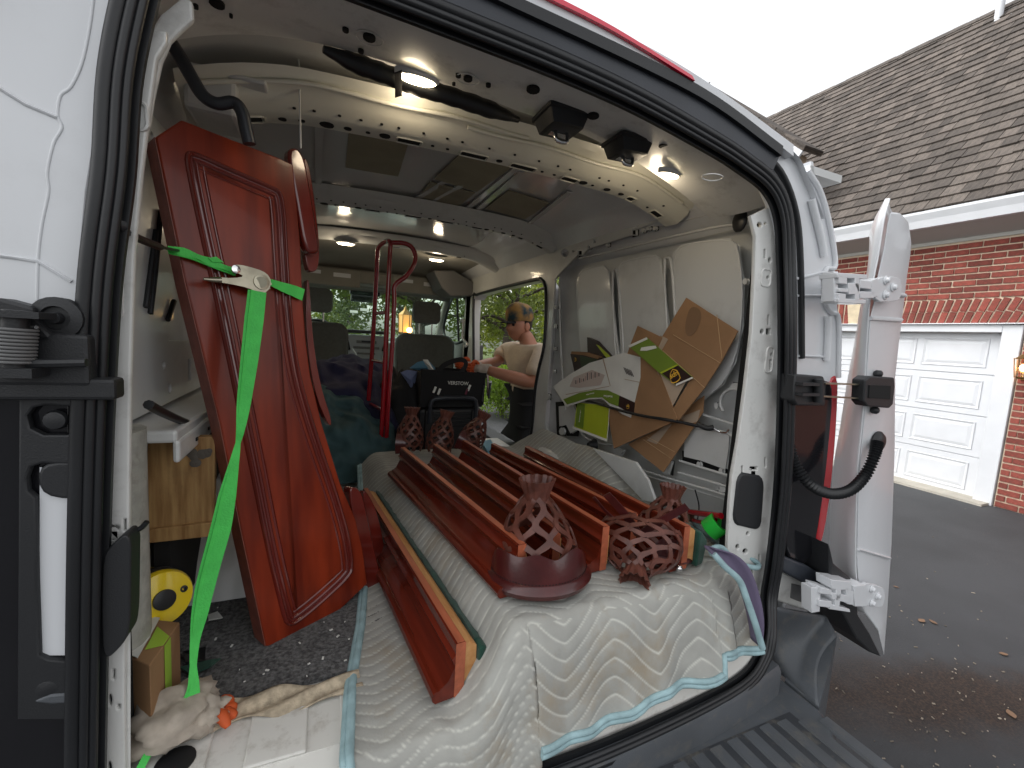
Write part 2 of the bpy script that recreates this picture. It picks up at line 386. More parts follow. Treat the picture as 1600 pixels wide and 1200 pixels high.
rp = [(1170, 338), (1196, 325), (1216, 340), (1219, 420), (1216, 560), (1212, 706), (1204, 830), (1196, 930), (1190, 1000), (1150, 1010), (1132, 900), (1138, 787), (1142, 740), (1151, 690), (1163, 600), (1172, 520), (1176, 437), (1178, 370)]
rh = [(1192, 397, 1.3, 7, 0), (1200, 407, 2.5, 4.5), (1197, 434, 2.2, 3), (1198, 500, 1.3, 8, 0), (1198, 518, 3.5, 4.5, 0), (1188, 518, 3, 4), (1203, 554, 2.2, 3), (1201, 569, 1.3, 7, 0),
      (1193, 722, 1.2, 8, 0), (1157, 733, 1.2, 6, 0), (1175, 731, 6, 2.5, 0), (1174, 738, 2, 4, 0), (1166, 832, 2.6, 2.6), (1184, 872, 1.5, 7, 0), (1150, 853, 3, 4), (1162, 860, 4, 4), (1184, 352, 4, 4), (1172, 896, 1.6, 6, 0), (1193, 350, 2, 2)]
pillar('r', rp, rh)
# return flanges behind the pillars, and black blocks that paint the cavity shade
g = G()
for pts, dx in (([(204, 1230), (204, 850), (206, 600), (212, 400), (224, 270), (240, 130)], -1), ([(1138, 990), (1138, 787), (1151, 690), (1163, 600), (1172, 520), (1176, 437), (1178, 365)], 1)):
    a = [on('Y', .032, *p) for p in pts]
    for i in range(len(a)-1):
        s_ = V((dx*.085, .05, 0)); g.hexa([a[i], a[i+1], a[i+1]+s_, a[i]+s_], [q+V((dx*.004, 0, 0)) for q in (a[i], a[i+1], a[i+1]+s_, a[i]+s_)])
P('pillar_return', g, 'pillar')
g = G(); g.box((-.745, .075, .5), (.10, .05, 1.35)); g.box((.79, .075, .5), (.12, .05, 1.3)); P('pillar_cavity_shade', g, 'hole')
g = G()   # raised bosses pressed in the pillars
for c, rx, rz in (((1197, 434), .018, .022), ((1202, 562), .014, .035), ((173, 450), .012, .045), ((214, 180), .012, .02)):
    q = on('Y', .024, *c); lp2 = [V((q.x+a, q.y, q.z+b)) for a, b in rrect((0, 0), rx*2, rz*2, .01, 4)]
    g.tube(lp2, .003, 6, closed=True)
P('pillar_boss', g, 'pillar', smooth=60)
# black covers
def cover(name, px, y, t, **k):
    q = [on('Y', y, *p) for p in px]; q = smoothp(q, 2, True); g = G(); g.prism([V(p) for p in q], (0, t, 0)); return P(name, g, 'blackpl', bevel=.006, smooth=30, **k)
cover('pillar_cover', [(1155, 738), (1176, 741), (1196, 745), (1193, 790), (1190, 830), (1168, 825), (1146, 820), (1150, 780)], .018, .014)
cover('pillar_cover', [(205, 826), (204, 900), (203, 985), (192, 1008), (160, 1038), (157, 960), (159, 880), (166, 858)], -.005, .04)
g = G(); g.tube([on('Y', .03, *p) for p in [(200, 832), (212, 830), (222, 824), (230, 815)]], .004); P('cover_cord', g, 'rubber')
# ---- header over the doorway
def surf(x, t):   # t = 0 at the seal, 1 at the inner lip
    c = crown(x); return V((x, .012+.235*t+.04*t*abs((x-.05)/.75)**2, c-.012*math.sin(t*PI)+.0*t))
hx = [-.66+i*1.40/40 for i in range(41)]
g = G()
ring = []
for x in hx: ring.append([surf(x, t/6) for t in range(7)]+[surf(x, 1)+V((0, .004, .03)), surf(x, 0)+V((0, 0, .04))])
g.loft(ring); P('roof_header', g, MT['pillar'], smooth=40)
g = G()
for px, r in (((577, 60), .012), ((540, 48), .006), ((564, 81), .006), ((731, 124), .010), ((716, 119), .006), ((709, 132), .004), ((763, 134), .006), ((833, 141), .015), ((927, 182), .014), ((1037, 228), .013), ((1113, 277), .012), ((1100, 289), .005), ((1130, 286), .005), ((339, 7), .012), ((305, 11), .005), ((361, 26), .003)):
    q = on('Z', crown(0)-.012, *px)
    q = on('Z', crown(q.x)-.016, *px); q = on('Z', crown(q.x)-.0155, *px)
    g.lathe([(r*.2, -.002), (r*.9, -.002), (r, -.001), (r, .004)], Matrix.Translation(q), 12)
P('header_hole_shade', g, 'hole')  # black discs laid on the sheet stand for shade in the holes
g = G()
for px in ((577, 60), (731, 124), (1113, 277)):
    q = on('Z', crown(0)-.014, *px); q = on('Z', crown(q.x)-.014, *px)
    g.tube([q+V((math.cos(a*PI/10)*.026, math.sin(a*PI/10)*.020, 0)) for a in range(20)], .0012, 6, closed=True)
P('header_boss', g, 'pillar', smooth=60)
# black latch strikers under the header
for k, (px, s) in enumerate((((877, 182), 1), ((981, 223), .92))):
    q = on('Z', 1.30, *px); q = on('Z', crown(q.x)-.012, *px)
    mx = Matrix.Translation(q) @ Matrix.Rotation(R(-3), 4, 'Y')
    g = G()
    def rg(w_, d_, z): return [mx @ V((a*s, b*s, z)) for a, b in rrect((0, 0), w_, d_, .008, 2)]
    g.loft([rg(.115, .105, .004), rg(.115, .105, -.004), rg(.105, .095, -.006), rg(.085, .082, -.034), rg(.075, .07, -.036)])
    st = P('latch_striker', g, 'blackpl', smooth=30)
    g = G(); b_ = [(-.016, 0, -.03), (-.016, -.004, -.052), (-.010, -.006, -.060), (.010, -.006, -.060), (.016, -.004, -.052), (.016, 0, -.03)]
    g.tube([mx @ (V(p)*s) for p in catmull(b_, 4)], .0052*s, 8); g.box(mx @ V((.0, .012, -.036)), (.05*s, .02*s, .006))
    g.build('striker_loop', 'chrome', st, smooth=60)
# ---- roof lining, inner skin
sec = [(-.74, 1.20), (-.725, 1.27), (-.68, 1.335), (-.55, 1.385), (-.3, 1.41), (.05, 1.42), (.4, 1.41), (.64, 1.385), (.76, 1.345), (.80, 1.32), (.815, 1.24)]
def rsec(x):
    for a, b in zip(sec, sec[1:]):
        if a[0] <= x <= b[0]: return a[1]+(b[1]-a[1])*(x-a[0])/(b[0]-a[0])
    return 1.2
ss = catmull([V((x, 0, z)) for x, z in sec], 4)
g = G(); rings = []
for j in range(24):
    y = .20+j*.1; 
    rings.append([V((p.x, y, p.z+.003*math.sin(p.x*9+y*2)*math.sin(y*7+p.x*3))) for p in ss])
g.loft(rings, closed=False, cap=False); P('roof_skin', g, 'roofp', smooth=60)
g = G()   # outer roof
ro = [V((.04+(p.x-.05)*.99, 0, p.z+.02)) for p in ss]
re_ = catmull([V((-.84, -.014, 1.16)), V((-.74, -.014, 1.30))]+[on('Y', -.014, *p) for p in [(520, -152), (700, -76), (770, -39), (1000, 72), (1120, 144), (1236, 230), (1262, 270), (1290, 340)]], 5)
g.loft([[p+V((0, y, dz)) for p in re_] for y, dz in ((0, -.004), (.06, .012), (.3, .05), (1, .07), (2, .07), (3.6, .06))], closed=False, cap=False)
P('roof_panel', g, 'paint', smooth=60)
# outside trim above the seal: plastic band, black lip, white gutter, red strip
def band(name, top, bot, y, t, m, **k):
    a = catmull([on('Y', y, *p) for p in top], 5); b = catmull([on('Y', y, *p) for p in bot], 5); g = G()
    g.loft([[p, q, q+V((0, t, 0)), p+V((0, t, 0))] for p, q in zip(a, b)]); return P(name, g, m, smooth=40, **k)
band('rear_trim', [(520, -130), (700, -52), (770, -15), (1000, 92), (1120, 158), (1222, 236)], [(520, -80), (700, 8), (770, 42), (1000, 140), (1120, 205), (1208, 266)], -.012, .03, 'bluepl')
band('trim_lip', [(520, -138), (700, -60), (770, -24), (1000, 84), (1120, 150), (1224, 228)], [(520, -120), (700, -40), (770, -4), (1000, 103), (1120, 167), (1222, 243)], -.022, .02, 'rubber')
band('roof_end', [(520, -150), (700, -74), (770, -37), (1000, 74), (1120, 146), (1236, 234)], [(520, -70), (700, 18), (770, 52), (1000, 150), (1120, 214), (1212, 276)], .012, .04, 'paint')
band('roof_gutter', [(520, -158), (700, -82), (770, -45), (1000, 66), (1120, 138), (1240, 226)], [(520, -137), (700, -59), (770, -23), (1000, 85), (1120, 152), (1240, 244)], -.018, .04, 'paint')
band('red_strip', [(520, -169), (700, -95), (840, -21), (960, 42), (1082, 118)], [(520, -160), (700, -86), (840, -12), (960, 49), (1086, 126)], -.026, .03, 'redline')
g = G(); g.tube(offs(catmull([on('Y', -.002, *p) for p in [(900, 80), (1112, 196), (1180, 235), (1219, 268), (1243, 330), (1251, 410), (1253, 560)]], 5), 0, 0), .008, 8); P('seal_lip', g, 'rubber', smooth=60)
# ---- corner bodywork outside the seal
def cornerpanel(name, px, y, t, m, n=2, bev=.006, **k):
    q = smoothp([on('Y', y, *p) for p in px], n, True) if n else [on('Y', y, *p) for p in px]
    g = G(); g.prism([V(p) for p in q], (0, t, 0)); return P(name, g, m, bevel=bev, smooth=30, **k)
cornerpanel('corner_panel', [(1200, 232), (1240, 243), (1262, 266), (1282, 300), (1296, 350), (1304, 415), (1308, 430), (1309, 475), (1313, 500), (1310, 590), (1304, 600), (1245, 600), (1228, 600), (1226, 470), (1226, 400), (1216, 330), (1190, 270)], .004, .03, 'paint', 1)
g = G()
for a in ([(1268, 312), (1283, 372), (1288, 400)], [(1294, 494), (1294, 530), (1292, 563)]):
    g.tube(catmull([on('Y', -.004, *p) for p in a], 5), .010, 8)
P('corner_bead', g, 'paint', smooth=60)
g = G(); g.tube(catmull([on('Y', .0, *p) for p in [(1262, 266), (1282, 300), (1296, 350), (1305, 415), (1290, 422), (1289, 470), (1298, 488), (1310, 500), (1310, 590)]], 6), .007, 8); P('corner_edge', g, 'paint', smooth=60)
g = G()
for a in ([(1243, 436), (1268, 430), (1290, 424)], [(1246, 462), (1290, 462)], [(1248, 556), (1290, 558)]): g.tube([on('Y', .002, *p) for p in a], .004, 6)
P('corner_crease', g, 'paint', smooth=60)
# tail lamp housing right
cornerpanel('lamp_housing', [(1242, 592), (1296, 592), (1303, 612), (1296, 700), (1284, 800), (1268, 886), (1222, 868), (1234, 750)], -.004, .06, 'screen', 1)
cornerpanel('tail_lamp', [(1296, 592), (1311, 584), (1309, 650), (1303, 730), (1295, 800), (1285, 850), (1268, 888), (1281, 800), (1291, 700), (1297, 640)], .0, .12, 'red_lamp', 1)
cornerpanel('lamp_trim', [(1222, 868), (1262, 884), (1296, 905), (1302, 915), (1296, 921), (1262, 915), (1222, 893)], -.02, .05, 'bluepl', 0)
cornerpanel('hinge_pocket', [(1220, 893), (1262, 912), (1272, 912), (1270, 958), (1216, 940)], .012, .03, 'pillar', 0)
cornerpanel('pocket_recess', [(1238, 912), (1262, 918), (1264, 946), (1236, 935)], .008, .004, 'trimg', 0)
# left corner outside: white upper, black lower with spring check
cornerpanel('corner_panel', [(-300, -200), (215, -200), (205, -60), (180, 40), (158, 160), (135, 300), (122, 450), (118, 540), (-300, 540)], .012, .04, 'paint', 0, bev=.002)
g = G(); ed = [(150, -120), (146, 0), (131, 90), (112, 135), (95, 150), (90, 180), (97, 200), (84, 225), (74, 270), (76, 300), (66, 350), (60, 400), (58, 470)]
g.tube(catmull([on('Y', .0130, *p) for p in ed], 5), .0026, 8)
g.tube([on('Y', .012, *p) for p in [(-60, 105), (0, 138), (40, 163), (90, 184)]], .003, 6)
g.tube([on('Y', .012, *p) for p in [(-60, 392), (20, 402), (60, 408), (112, 440)]], .003, 6)
P('corner_edge', g, 'paint', smooth=60)
def lpan(name, px, y, t, m, n=1, bev=.004, **k): return cornerpanel(name, px, y, t, m, n, bev, **k)
lpan('lamp_housing', [(-300, 548), (30, 548), (100, 552), (112, 560), (108, 1300), (-300, 1300)], -.004, .06, 'screen', 0)
O = V((0, -.012, 0)); f = lambda p: (lambda q: (q.x, q.z))(on('Y', -.012, *p))
hs = [[f(p) for p in smoothp([(43+6, 640, 0), (60, 632, 0), (104, 634, 0), (104, 678, 0), (60, 677, 0), (43, 660, 0)], 1, True)] if False else [f(p) for p in ((47, 648), (56, 636), (75, 632), (118, 634), (118, 678), (72, 678), (52, 668))],
      [f(p) for p in ((46, 745), (52, 728), (70, 722), (116, 724), (116, 1030), (80, 1026), (66, 1020), (62, 900), (60, 776), (48, 765))]]
plate('housing_cover', [f(p) for p in ((33, 622), (40, 615), (142, 618), (140, 1120), (30, 1120))], hs, O, V((1, 0, 0)), V((0, 0, 1)), .012, 'blackpl', van, bev=.003)
lpan('cover_backing', [(20, 600), (112, 600), (110, 1130), (20, 1130)], .0, .004, 'rubber', 0)
G().hexa([on('Y', -.011, *p) for p in [(62, 730), (130, 730), (130, 1024), (62, 1024)]], [on('Y', -.002, *p) for p in [(62, 730), (130, 730), (130, 1024), (62, 1024)]]).build('body_strip', 'paint', van)
lpan('cover_disc', [(58, 735), (78, 722), (130, 722), (130, 780), (84, 780), (60, 766)], -.018, .008, 'blackpl', 1)
g = G()
for px in ((88, 656), (76, 1072)):
    q = on('Y', -.012, *px); mx = Matrix.Translation(q) @ Matrix.Rotation(R(90), 4, 'X'); g.lathe([(.014, .0), (.012, .006), (.006, .008)], mx, 14)
P('housing_bolt', g, 'blackpl', smooth=40)
lpan('housing_foot', [(48, 1098), (78, 1085), (112, 1083), (112, 1100), (80, 1102)], -.02, .02, 'bumper', 0)
# door check with coil spring, left
chk = P('door_check', G().prism([on('Y', -.04, *p) for p in [(-40, 462), (0, 466), (52, 480), (54, 500), (78, 522), (84, 534), (62, 540), (68, 575), (-40, 590)]], (0, .035, 0)), 'blackpl', bevel=.004)
g = G(); g.box(on('Y', -.02, 60, 560), (.12, .04, .07)); g.box(on('Y', -.02, 0, 605), (.25, .035, .03)); g.build('check_bracket', 'blackpl', chk, bevel=.005)
g = G(); a, b = on('Y', -.06, 26, 510), on('Y', -.06, 22, 566)
g.tube([a.lerp(b, t/160)+V((math.cos(t*2*PI/16)*.018, math.sin(t*2*PI/16)*.018, 0)) for t in range(161)], .0022, 6); g.build('coil_spring', 'chrome', chk, smooth=70).data.materials[0] = MT['trimg']
g = G(); g.tube([a+V((0, 0, .02)), b-V((0, 0, .02))], .013, 10); g.tube([b+V((-.05, 0, -.005)), b+V((.07, .0, .002))], .006, 8); g.box(a+V((0, 0, .015)), (.06, .04, .008)); g.box(b-V((0, 0, .012)), (.05, .04, .012)); g.build('spring_post', 'blackpl', chk, smooth=40)
g = G(); q = on('Y', -.02, 92, 497); mx = Matrix.Translation(q) @ Matrix.Rotation(R(90), 4, 'X'); g.lathe([(.028, -.01), (.028, .008), (.016, .010), (.015, .004), (.008, .004), (.007, .014)], mx, 20); g.build('check_bolt', 'blackpl', chk, smooth=40)
# right check arm
ck = cornerpanel('door_check', [(1243, 585), (1287, 588), (1291, 600), (1290, 634), (1246, 634), (1240, 625)], -.05, .05, 'blackpl', 0, .004)
g = G(); g.tube([on('Y', -.06, 1279, 592), on('Y', -.06, 1279, 628)], .012, 12)
for c in ((1262, 600), (1262, 616)): g.box(on('Y', -.06, *c), (.07, .02, .008))
g.build('check_pivot', 'blackpl', ck, smooth=40)
g = G()
for a, b in (((1287, 599), (1392, 602)), ((1284, 619), (1392, 625))): g.strip([on('Y', -.065, *a), on('Y', -.065, *b)], V((0, 0, 1)), .012, .004)
g.build('check_arm', 'steel', ck)
# ---- roof bows
def bow(name, Y0, dz, x0, x1, drop, slots, h=.055, w1=.085, w2=.06, m='bow'):
    g = G(); xs = [x0+(x1-x0)*i/36 for i in range(37)]
    def zb(x):
        e = max(0, abs(x-(x0+x1)/2)/((x1-x0)/2)-.62)/.38
        return 1.352+dz-.035*((x-.05)/.8)**2-drop*e*e
    rg = []
    for x in xs:
        z = zb(x); k = .006*math.sin((x-x0)*14)
        rg.append([V((x, Y0-w1, z+h)), V((x, Y0-w1+.012, z+h*.72)), V((x, Y0-w1*.55+k, z+h*.55)), V((x, Y0-w1*.40, z+h*.30)), V((x, Y0, z)), V((x, Y0+w2*.15, z-.004)), V((x, Y0+w2, z-.002)), V((x, Y0+w2+.01, z+h))])
    g.loft(rg); b = P(name, g, m, smooth=38)
    g = G(); g2 = G()
    for (xc, w_, hh) in slots:
        x = x0+(x1-x0)*xc; z = zb(x)-.0045; sl = (zb(x+.01)-zb(x-.01))/.02; rot = Matrix.Rotation(-math.atan(sl), 3, 'Y')
        if hh: g.box((x, Y0+w2*.58, z), (w_, .022, .003), rot); g2.tube([V((x, Y0+w2*.58, z-.001))+rot @ V((a, b_, 0)) for a, b_ in rrect((0, 0), w_+.012, .034, .008, 3)], .0022, 6, closed=True)
        else: g.lathe([(w_*.1, -.002), (w_, -.001), (w_, .002)], Matrix.Translation((x, Y0+w2*.55, z)), 10)
        if not hh or w_ > .05: g.lathe([(.0008, -.002), (.004, -.001), (.004, .002)], Matrix.Translation((x+.03, Y0-w1*.12, zb(x+.03)+h*.10-.003)), 8)
    g.build('bow_slot_shade', 'hole', b); g2.build('slot_rim', m, b, smooth=60)  # black inserts stand for the shade inside the slots
    if w1 > .09:
        for q0, q1, kk in ((.03, .56, .80), (.44, .97, .62)):
            bd = G(); bd.tube([V((x0+(x1-x0)*(q0+(q1-q0)*i/30), Y0-w1*kk+.006*math.sin(i*.5), zb(x0+(x1-x0)*(q0+(q1-q0)*i/30))+h*(.62 if kk > .7 else .50)-.004)) for i in range(31)], .0055, 8); bd.build('bow_bead', m, b, smooth=70)
    return b
slots1 = [(.09, .028, 1), (.13, .010, 0), (.16, .008, 0), (.20, .018, 0), (.235, .010, 0), (.27, .006, 0), (.30, .015, 0), (.345, .06, 1), (.39, .005, 0), (.42, .005, 0), (.475, .075, 1), (.53, .010, 0), (.585, .075, 1), (.63, .005, 0), (.66, .005, 0), (.70, .05, 1), (.735, .014, 0), (.76, .005, 0), (.80, .012, 0), (.84, .010, 0), (.87, .02, 1), (.92, .005, 0), (.95, .035, 1)]
bow('roof_bow', .47, -.035, -.69, .79, .055, slots1, h=.058, w1=.095, w2=.07)
bow('roof_bow', 1.42, -.002, -.70, .785, .05, slots1, m='inner', w1=.07)
bow('roof_bow', 2.32, -.0, -.70, .80, .06, [(.3, .03, 1), (.5, .05, 1), (.8, .02, 0)], m='inner')
# bracket at the left end of first bow
g = G(); g.box((-.60, .47, 1.315), (.16, .16, .012)); g.box((-.63, .47, 1.27), (.10, .14, .08)); P('bow_bracket', g, 'inner', bevel=.01)
# roof ribs (front to back) and tan patches between bows
def rp_(px, dz=-.004):
    q = on('Z', 1.40, *px)
    for _ in range(3): q = on('Z', rsec(q.x)+dz, *px)
    return q
g = G()
for a, b in (((700, 280), (635, 320)), ((720, 290), (640, 335)), ((808, 262), (715, 338)), ((815, 268), (727, 345)), ((500, 165), (497, 300)), ((890, 300), (800, 370))): g.strip([rp_(a, -.006), rp_(b, -.006)], V((0, 0, 1)), .025, .006)
P('roof_rib', g, 'roofp')
for q in ([(545, 205), (638, 225), (622, 276), (540, 262)], [(725, 235), (800, 262), (745, 300), (678, 280)], [(672, 285), (742, 302), (708, 330), (648, 316)], [(795, 298), (858, 318), (820, 343), (758, 326)]):
    P('roof_patch', G().prism([rp_(p, -.008) for p in q], (0, 0, .004)), 'foil')
# black wiring trunk above first bow, thickened for the gap's shade, with tape flag
g = G(); tr = catmull([on('Z', 1.345, *p) for p in [(505, 80), (560, 104), (610, 122), (650, 138), (700, 152), (760, 172), (810, 190)]], 6)
g.tube([p+V((0, .0, .004)) for p in tr], [(.021+.0012*math.sin(i*2.1))*min(1, .35+i*.12, .35+(len(tr)-1-i)*.12) for i in range(len(tr))], 8); P('wiring_trunk', g, 'rubber', smooth=60)
g = G(); g.prism([on('Z', 1.325, *p) for p in [(617, 116), (628, 112), (628, 150), (617, 153)]], (0, 0, .004)); P('tape_flag', g, 'rubber')
g = G(); tr = catmull([on('Y', .34, *p) for p in [(268, 68), (282, 90), (300, 122), (318, 150), (340, 162), (365, 160), (378, 175), (384, 200), (390, 225)]], 6)
g.tube(tr, .013, 8); P('wiring_loom', g, 'bluepl', smooth=60)
g = G(); g.tube([on('Y', .42, 466, 60), on('Y', .42, 470, 232)], .0022, 6); P('hanging_cord', g, 'inner')
# interior lamps (lit)
def lamp(px, z, r, e, nm='ceiling_lamp', sz=(1, .6)):
    q = on('Z', z, *px)
    g = G(); g.lathe([(r*1.15, .006), (r*1.15, -.004), (r, -.008)], Matrix.Translation(q) @ Matrix.Diagonal((sz[0], sz[1], 1, 1)), 18); hs_ = P(nm, g, 'white', smooth=40)
    g = G(); g.lathe([(r*.98, -.0085), (r*.8, -.013), (r*.3, -.015)], Matrix.Translation(q) @ Matrix.Diagonal((sz[0], sz[1], 1, 1)), 18); g.build('lamp_lens', 'lampglow', hs_, smooth=60)
    if px[1] < 300: q = q+V((0, .07, .03))
    l = bpy.data.lights.new('lamp_light', 'POINT'); l.energy = e; l.color = (1, .82, .58); l.shadow_soft_size = .03
    o = bpy.data.objects.new('lamp_light', l); COL.objects.link(o); o.location = q-V((0, 0, .05)); return hs_
lamp((652, 119), 1.352, .034, .45, sz=(1.3, .5)); lamp((1046, 269), 1.262, .028, .5, sz=(1.2, .5))
lamp((540, 379), 1.33, .045, 1.0, sz=(1.2, .8)); lamp((682, 405), 1.33, .045, 1.0, sz=(1.2, .8))
# ---- right side: outer skin, recessed skin, pressed frame
g = G()
g.loft([[V((.955, y, -.62)), V((.955, y, .92)), V((.93, y, 1.06)), V((.87, y, 1.18)), V((.82, y, 1.30)), V((.81, y, 1.30)), V((.86, y, 1.18)), V((.92, y, 1.06)), V((.943, y, .92)), V((.943, y, -.62))] for y in (.02, 1.46)]); g.box((.86, 2.2, 1.25), (.012, 1.6, .14)); g.box((.955, 2.15, -.28), (.012, 1.6, .34)); g.box((.895, 3.9, .1), (.012, 2.0, 1.1))
g.box((-.86, 2.4, .30), (.012, 4.8, 1.3)); g.box((-.86, 1.45, 1.08), (.012, 2.9, .30))
P('body_side', g, 'paint')
g = G(); g.grid(lambda u, v: V((.858+.012*math.sin(u*PI)*math.sin(v*PI), .03+u*1.44, -.02+v*1.30)), 10, 8); g.box((.88, .74, 1.28), (.14, 1.44, .02)); P('inner_skin', g, 'inner', smooth=70)
O = V((.80, 0, 0)); f = lambda p: (lambda q: (q.y, q.z))(on('X', .80, *p))
P1 = [(902, 440), (909, 423), (930, 417), (944, 415), (951, 424), (957, 470), (962, 520), (968, 560), (955, 590), (920, 600), (910, 560), (905, 500)]
P2 = [(967, 418), (975, 409), (1022, 399), (1031, 405), (1037, 450), (1043, 500), (1048, 560), (1046, 596), (980, 604), (973, 560), (969, 490)]
P3 = [(1054, 398), (1066, 384), (1100, 378), (1139, 375), (1152, 384), (1160, 440), (1158, 510), (1147, 565), (1128, 600), (1100, 622), (1072, 620), (1064, 560), (1058, 480)]
SH = lambda L: [f(p) for p in L]
sq = lambda c, a, b: [f((c[0]+i, c[1]+j)) for i, j in ((-a, -b), (a, -b), (a, b), (-a, b))]
cr = lambda c, a, b=None: [f((c[0]+a*math.cos(t*PI/5), c[1]+(b or a)*math.sin(t*PI/5))) for t in range(10)]
holes = [SH(P1), SH(P2), SH(P3), cr((884, 395), 6, 6), sq((907, 395), 3, 3), cr((897, 393), 1.5), cr((921, 386), 1.6, 2.4), sq((930, 377), 1.5, 3), cr((950, 383), 1.2), sq((991, 363), 3, 3.5), sq((996, 354), 1.5, 2), cr((1006, 360), 1.5), cr((1014, 357), 1.5), cr((1024, 357), 1.5),
         sq((1116, 325), 3, 3), cr((1116, 317), 3), cr((1152, 605), 8, 5), cr((1121, 634), 1.5, 3), cr((1166, 440), 2, 3), cr((1163, 553), 1.6, 2.5), cr((869, 480), 1, 2), cr((868, 510), 1, 2), cr((867, 545), 1, 2), cr((866, 580), 1, 2), cr((857, 620), 1.6, 4),
         SH([(875, 636), (897, 634), (903, 650), (900, 672), (893, 676), (886, 662), (876, 665)]), cr((879, 674), 3.4, 5), SH([(1072, 672), (1140, 676), (1139, 700), (1134, 731), (1098, 718), (1072, 712)]), SH([(958, 698), (975, 704), (971, 712), (962, 708)]),
         SH([(1000, 700), (1030, 700), (1032, 724), (1004, 714)]), SH([(1035, 716), (1050, 722), (1044, 740), (1036, 735)]), cr((1093, 726), 1.6, 3), cr((1128, 736), 1.6, 3), cr((1150, 655), 1.8), cr((1143, 723), 1.6), sq((1130, 764), 4, 3), sq((1124, 763), 1, 1)]
fo = SH([(862, 384), (900, 366), (1014, 331), (1110, 300), (1172, 282), (1186, 330), (1182, 420), (1174, 560), (1160, 700), (1146, 786), (1100, 772), (1003, 742), (940, 716), (900, 700), (862, 690), (852, 660), (850, 560), (864, 440)])
plate('side_frame', fo, holes, O, V((0, 1, 0)), V((0, 0, 1)), .012, 'inner', van, bev=.004)
g = G()
for L in (P1, P2, P3): g.tube(smoothp([on('X', .797, *p) for p in L], 1, True), .0042, 6, closed=True)
for L in ([(956, 424), (962, 420), (966, 430), (976, 560), (970, 580), (962, 572)], [(1036, 405), (1046, 402), (1050, 412), (1058, 540), (1056, 575), (1046, 565)]): g.tube(smoothp([on('X', .795, *p) for p in L], 1, True), .006, 8, closed=True)
for L in ([(874, 440), (876, 560), (884, 640)], [(905, 404), (960, 392), (1050, 370), (1140, 350), (1160, 352)], [(1090, 645), (1148, 664)], [(1085, 668), (1146, 676), (1148, 700), (1142, 735)], [(1060, 738), (1142, 762)], [(1062, 720), (1140, 744)], [(900, 700), (1003, 735), (1142, 776)], [(900, 640), (904, 672), (920, 690), (960, 696)]):
    g.tube(smoothp([on('X', .796, *p) for p in L], 2), .005, 6)
q = on('X', .795, 1146, 630); g.tube([q+V((0, math.cos(t*PI/8)*.05, math.sin(t*PI/8)*.045)) for t in range(-2, 10)], .005, 6)
P('frame_bead', g, 'inner', smooth=70)
g = G()
for h_ in holes[3:]:
    cy_, cz_ = sum(a for a, b in h_)/len(h_), sum(b for a, b in h_)/len(h_); wy, wz = max(a for a, b in h_)-min(a for a, b in h_), max(b for a, b in h_)-min(b for a, b in h_)
    if wy < .07 and wz < .09: g.box((.8085, cy_, cz_), (.004, wy+.008, wz+.008))
g.prism([on('X', .812, *p) for p in [(868, 628), (902, 626), (908, 652), (903, 682), (870, 680)]], (.003, 0, 0)); g.prism([on('X', .82, *p) for p in [(1066, 704), (1100, 716), (1136, 728), (1136, 740), (1066, 722)]], (.003, 0, 0))
P('frame_hole_shade', g, 'hole')  # black backing over pale skin paints the shade in the openings
g = G(); g.box((.815, .9, .03), (.02, 1.3, .25)); P('lower_skin', g, 'trimg')  # skin coloured dark grey for the shade under the frame
g = G(); q = on('X', .788, 1156, 345); g.ball(q, .036, 8, (.25, .75, 1)); P('grommet', g, 'rubber', smooth=60)
g = G(); g.box(on('X', .79, 1090, 307), (.02, .012, .05)); P('wire_clip', g, 'rubber')
g = G(); g.lathe([(.03, 0), (.022, .012), (.022, .02), (.012, .035)], Matrix.Translation(on('X', .78, 929, 695)) @ Matrix.Rotation(R(-90), 4, 'Y'), 12); P('tie_stud', g, 'blackpl', smooth=40)
# wheel arches
def arch(x0, x1, yc, r, zc, m):
    g = G(); rg = []
    for x, k in ((x0, .9), (x0+(x1-x0)*.10, .985), (x0+(x1-x0)*.2, 1), (x1, 1)):
        rg.append([V((x, yc+math.cos(t*PI/16)*r*k, max(zc+math.sin(t*PI/16)*r*k*.92, 0))) for t in range(17)])
    g.loft(rg); return P('wheel_arch', g, m, smooth=50)
arch(.60, .83, 1.02, .40, -.12, 'inner'); arch(-.50, -.80, .92, .42, -.11, 'inner')
g = G(); q = [on('X', .66, *p) for p in [(925, 700), (993, 722), (1012, 750), (1025, 786), (1004, 782)]]; g.prism(q, (.012, 0, 0)); P('arch_bracket', g, 'inner', bevel=.003)
# ---- left side interior
g = G()
g.grid(lambda u, v: V((-.79-.008*math.sin(u*9), .10+u*2.9, -.02+v*1.36)), 20, 8); P('inner_skin', g, 'inner', smooth=70)
O = V((-.745, 0, 0)); f = lambda p: (lambda q: (q.y, q.z))(on('X', -.745, *p))
hl = [[(.50, .72), (.95, .70), (1.0, 1.10), (.55, 1.12)], [(1.06, .70), (1.55, .70), (1.55, 1.10), (1.10, 1.10)], circ((.46, .66), .008), circ((.50, .60), .012), [(.66, .60), (.69, .60), (.69, .66), (.66, .66)], circ((.74, .64), .01), circ((.8, .63), .008), circ((.9, .64), .012), circ((.42, 1.16), .01)]
plate('side_frame', [(.13, .565), (2.9, .565), (2.9, 1.33), (.13, 1.27)], hl, O, V((0, 1, 0)), V((0, 0, 1)), .012, 'inner', van, bev=.003)
g = G()
for a in ([(235, 490), (242, 430), (248, 370), (252, 330)], [(262, 500), (272, 470)], [(228, 480), (236, 420), (244, 360)]): g.tube(catmull([on('X', -.735, *p) for p in a], 4), .006, 6)
P('frame_bead', g, 'blackpl', smooth=70)
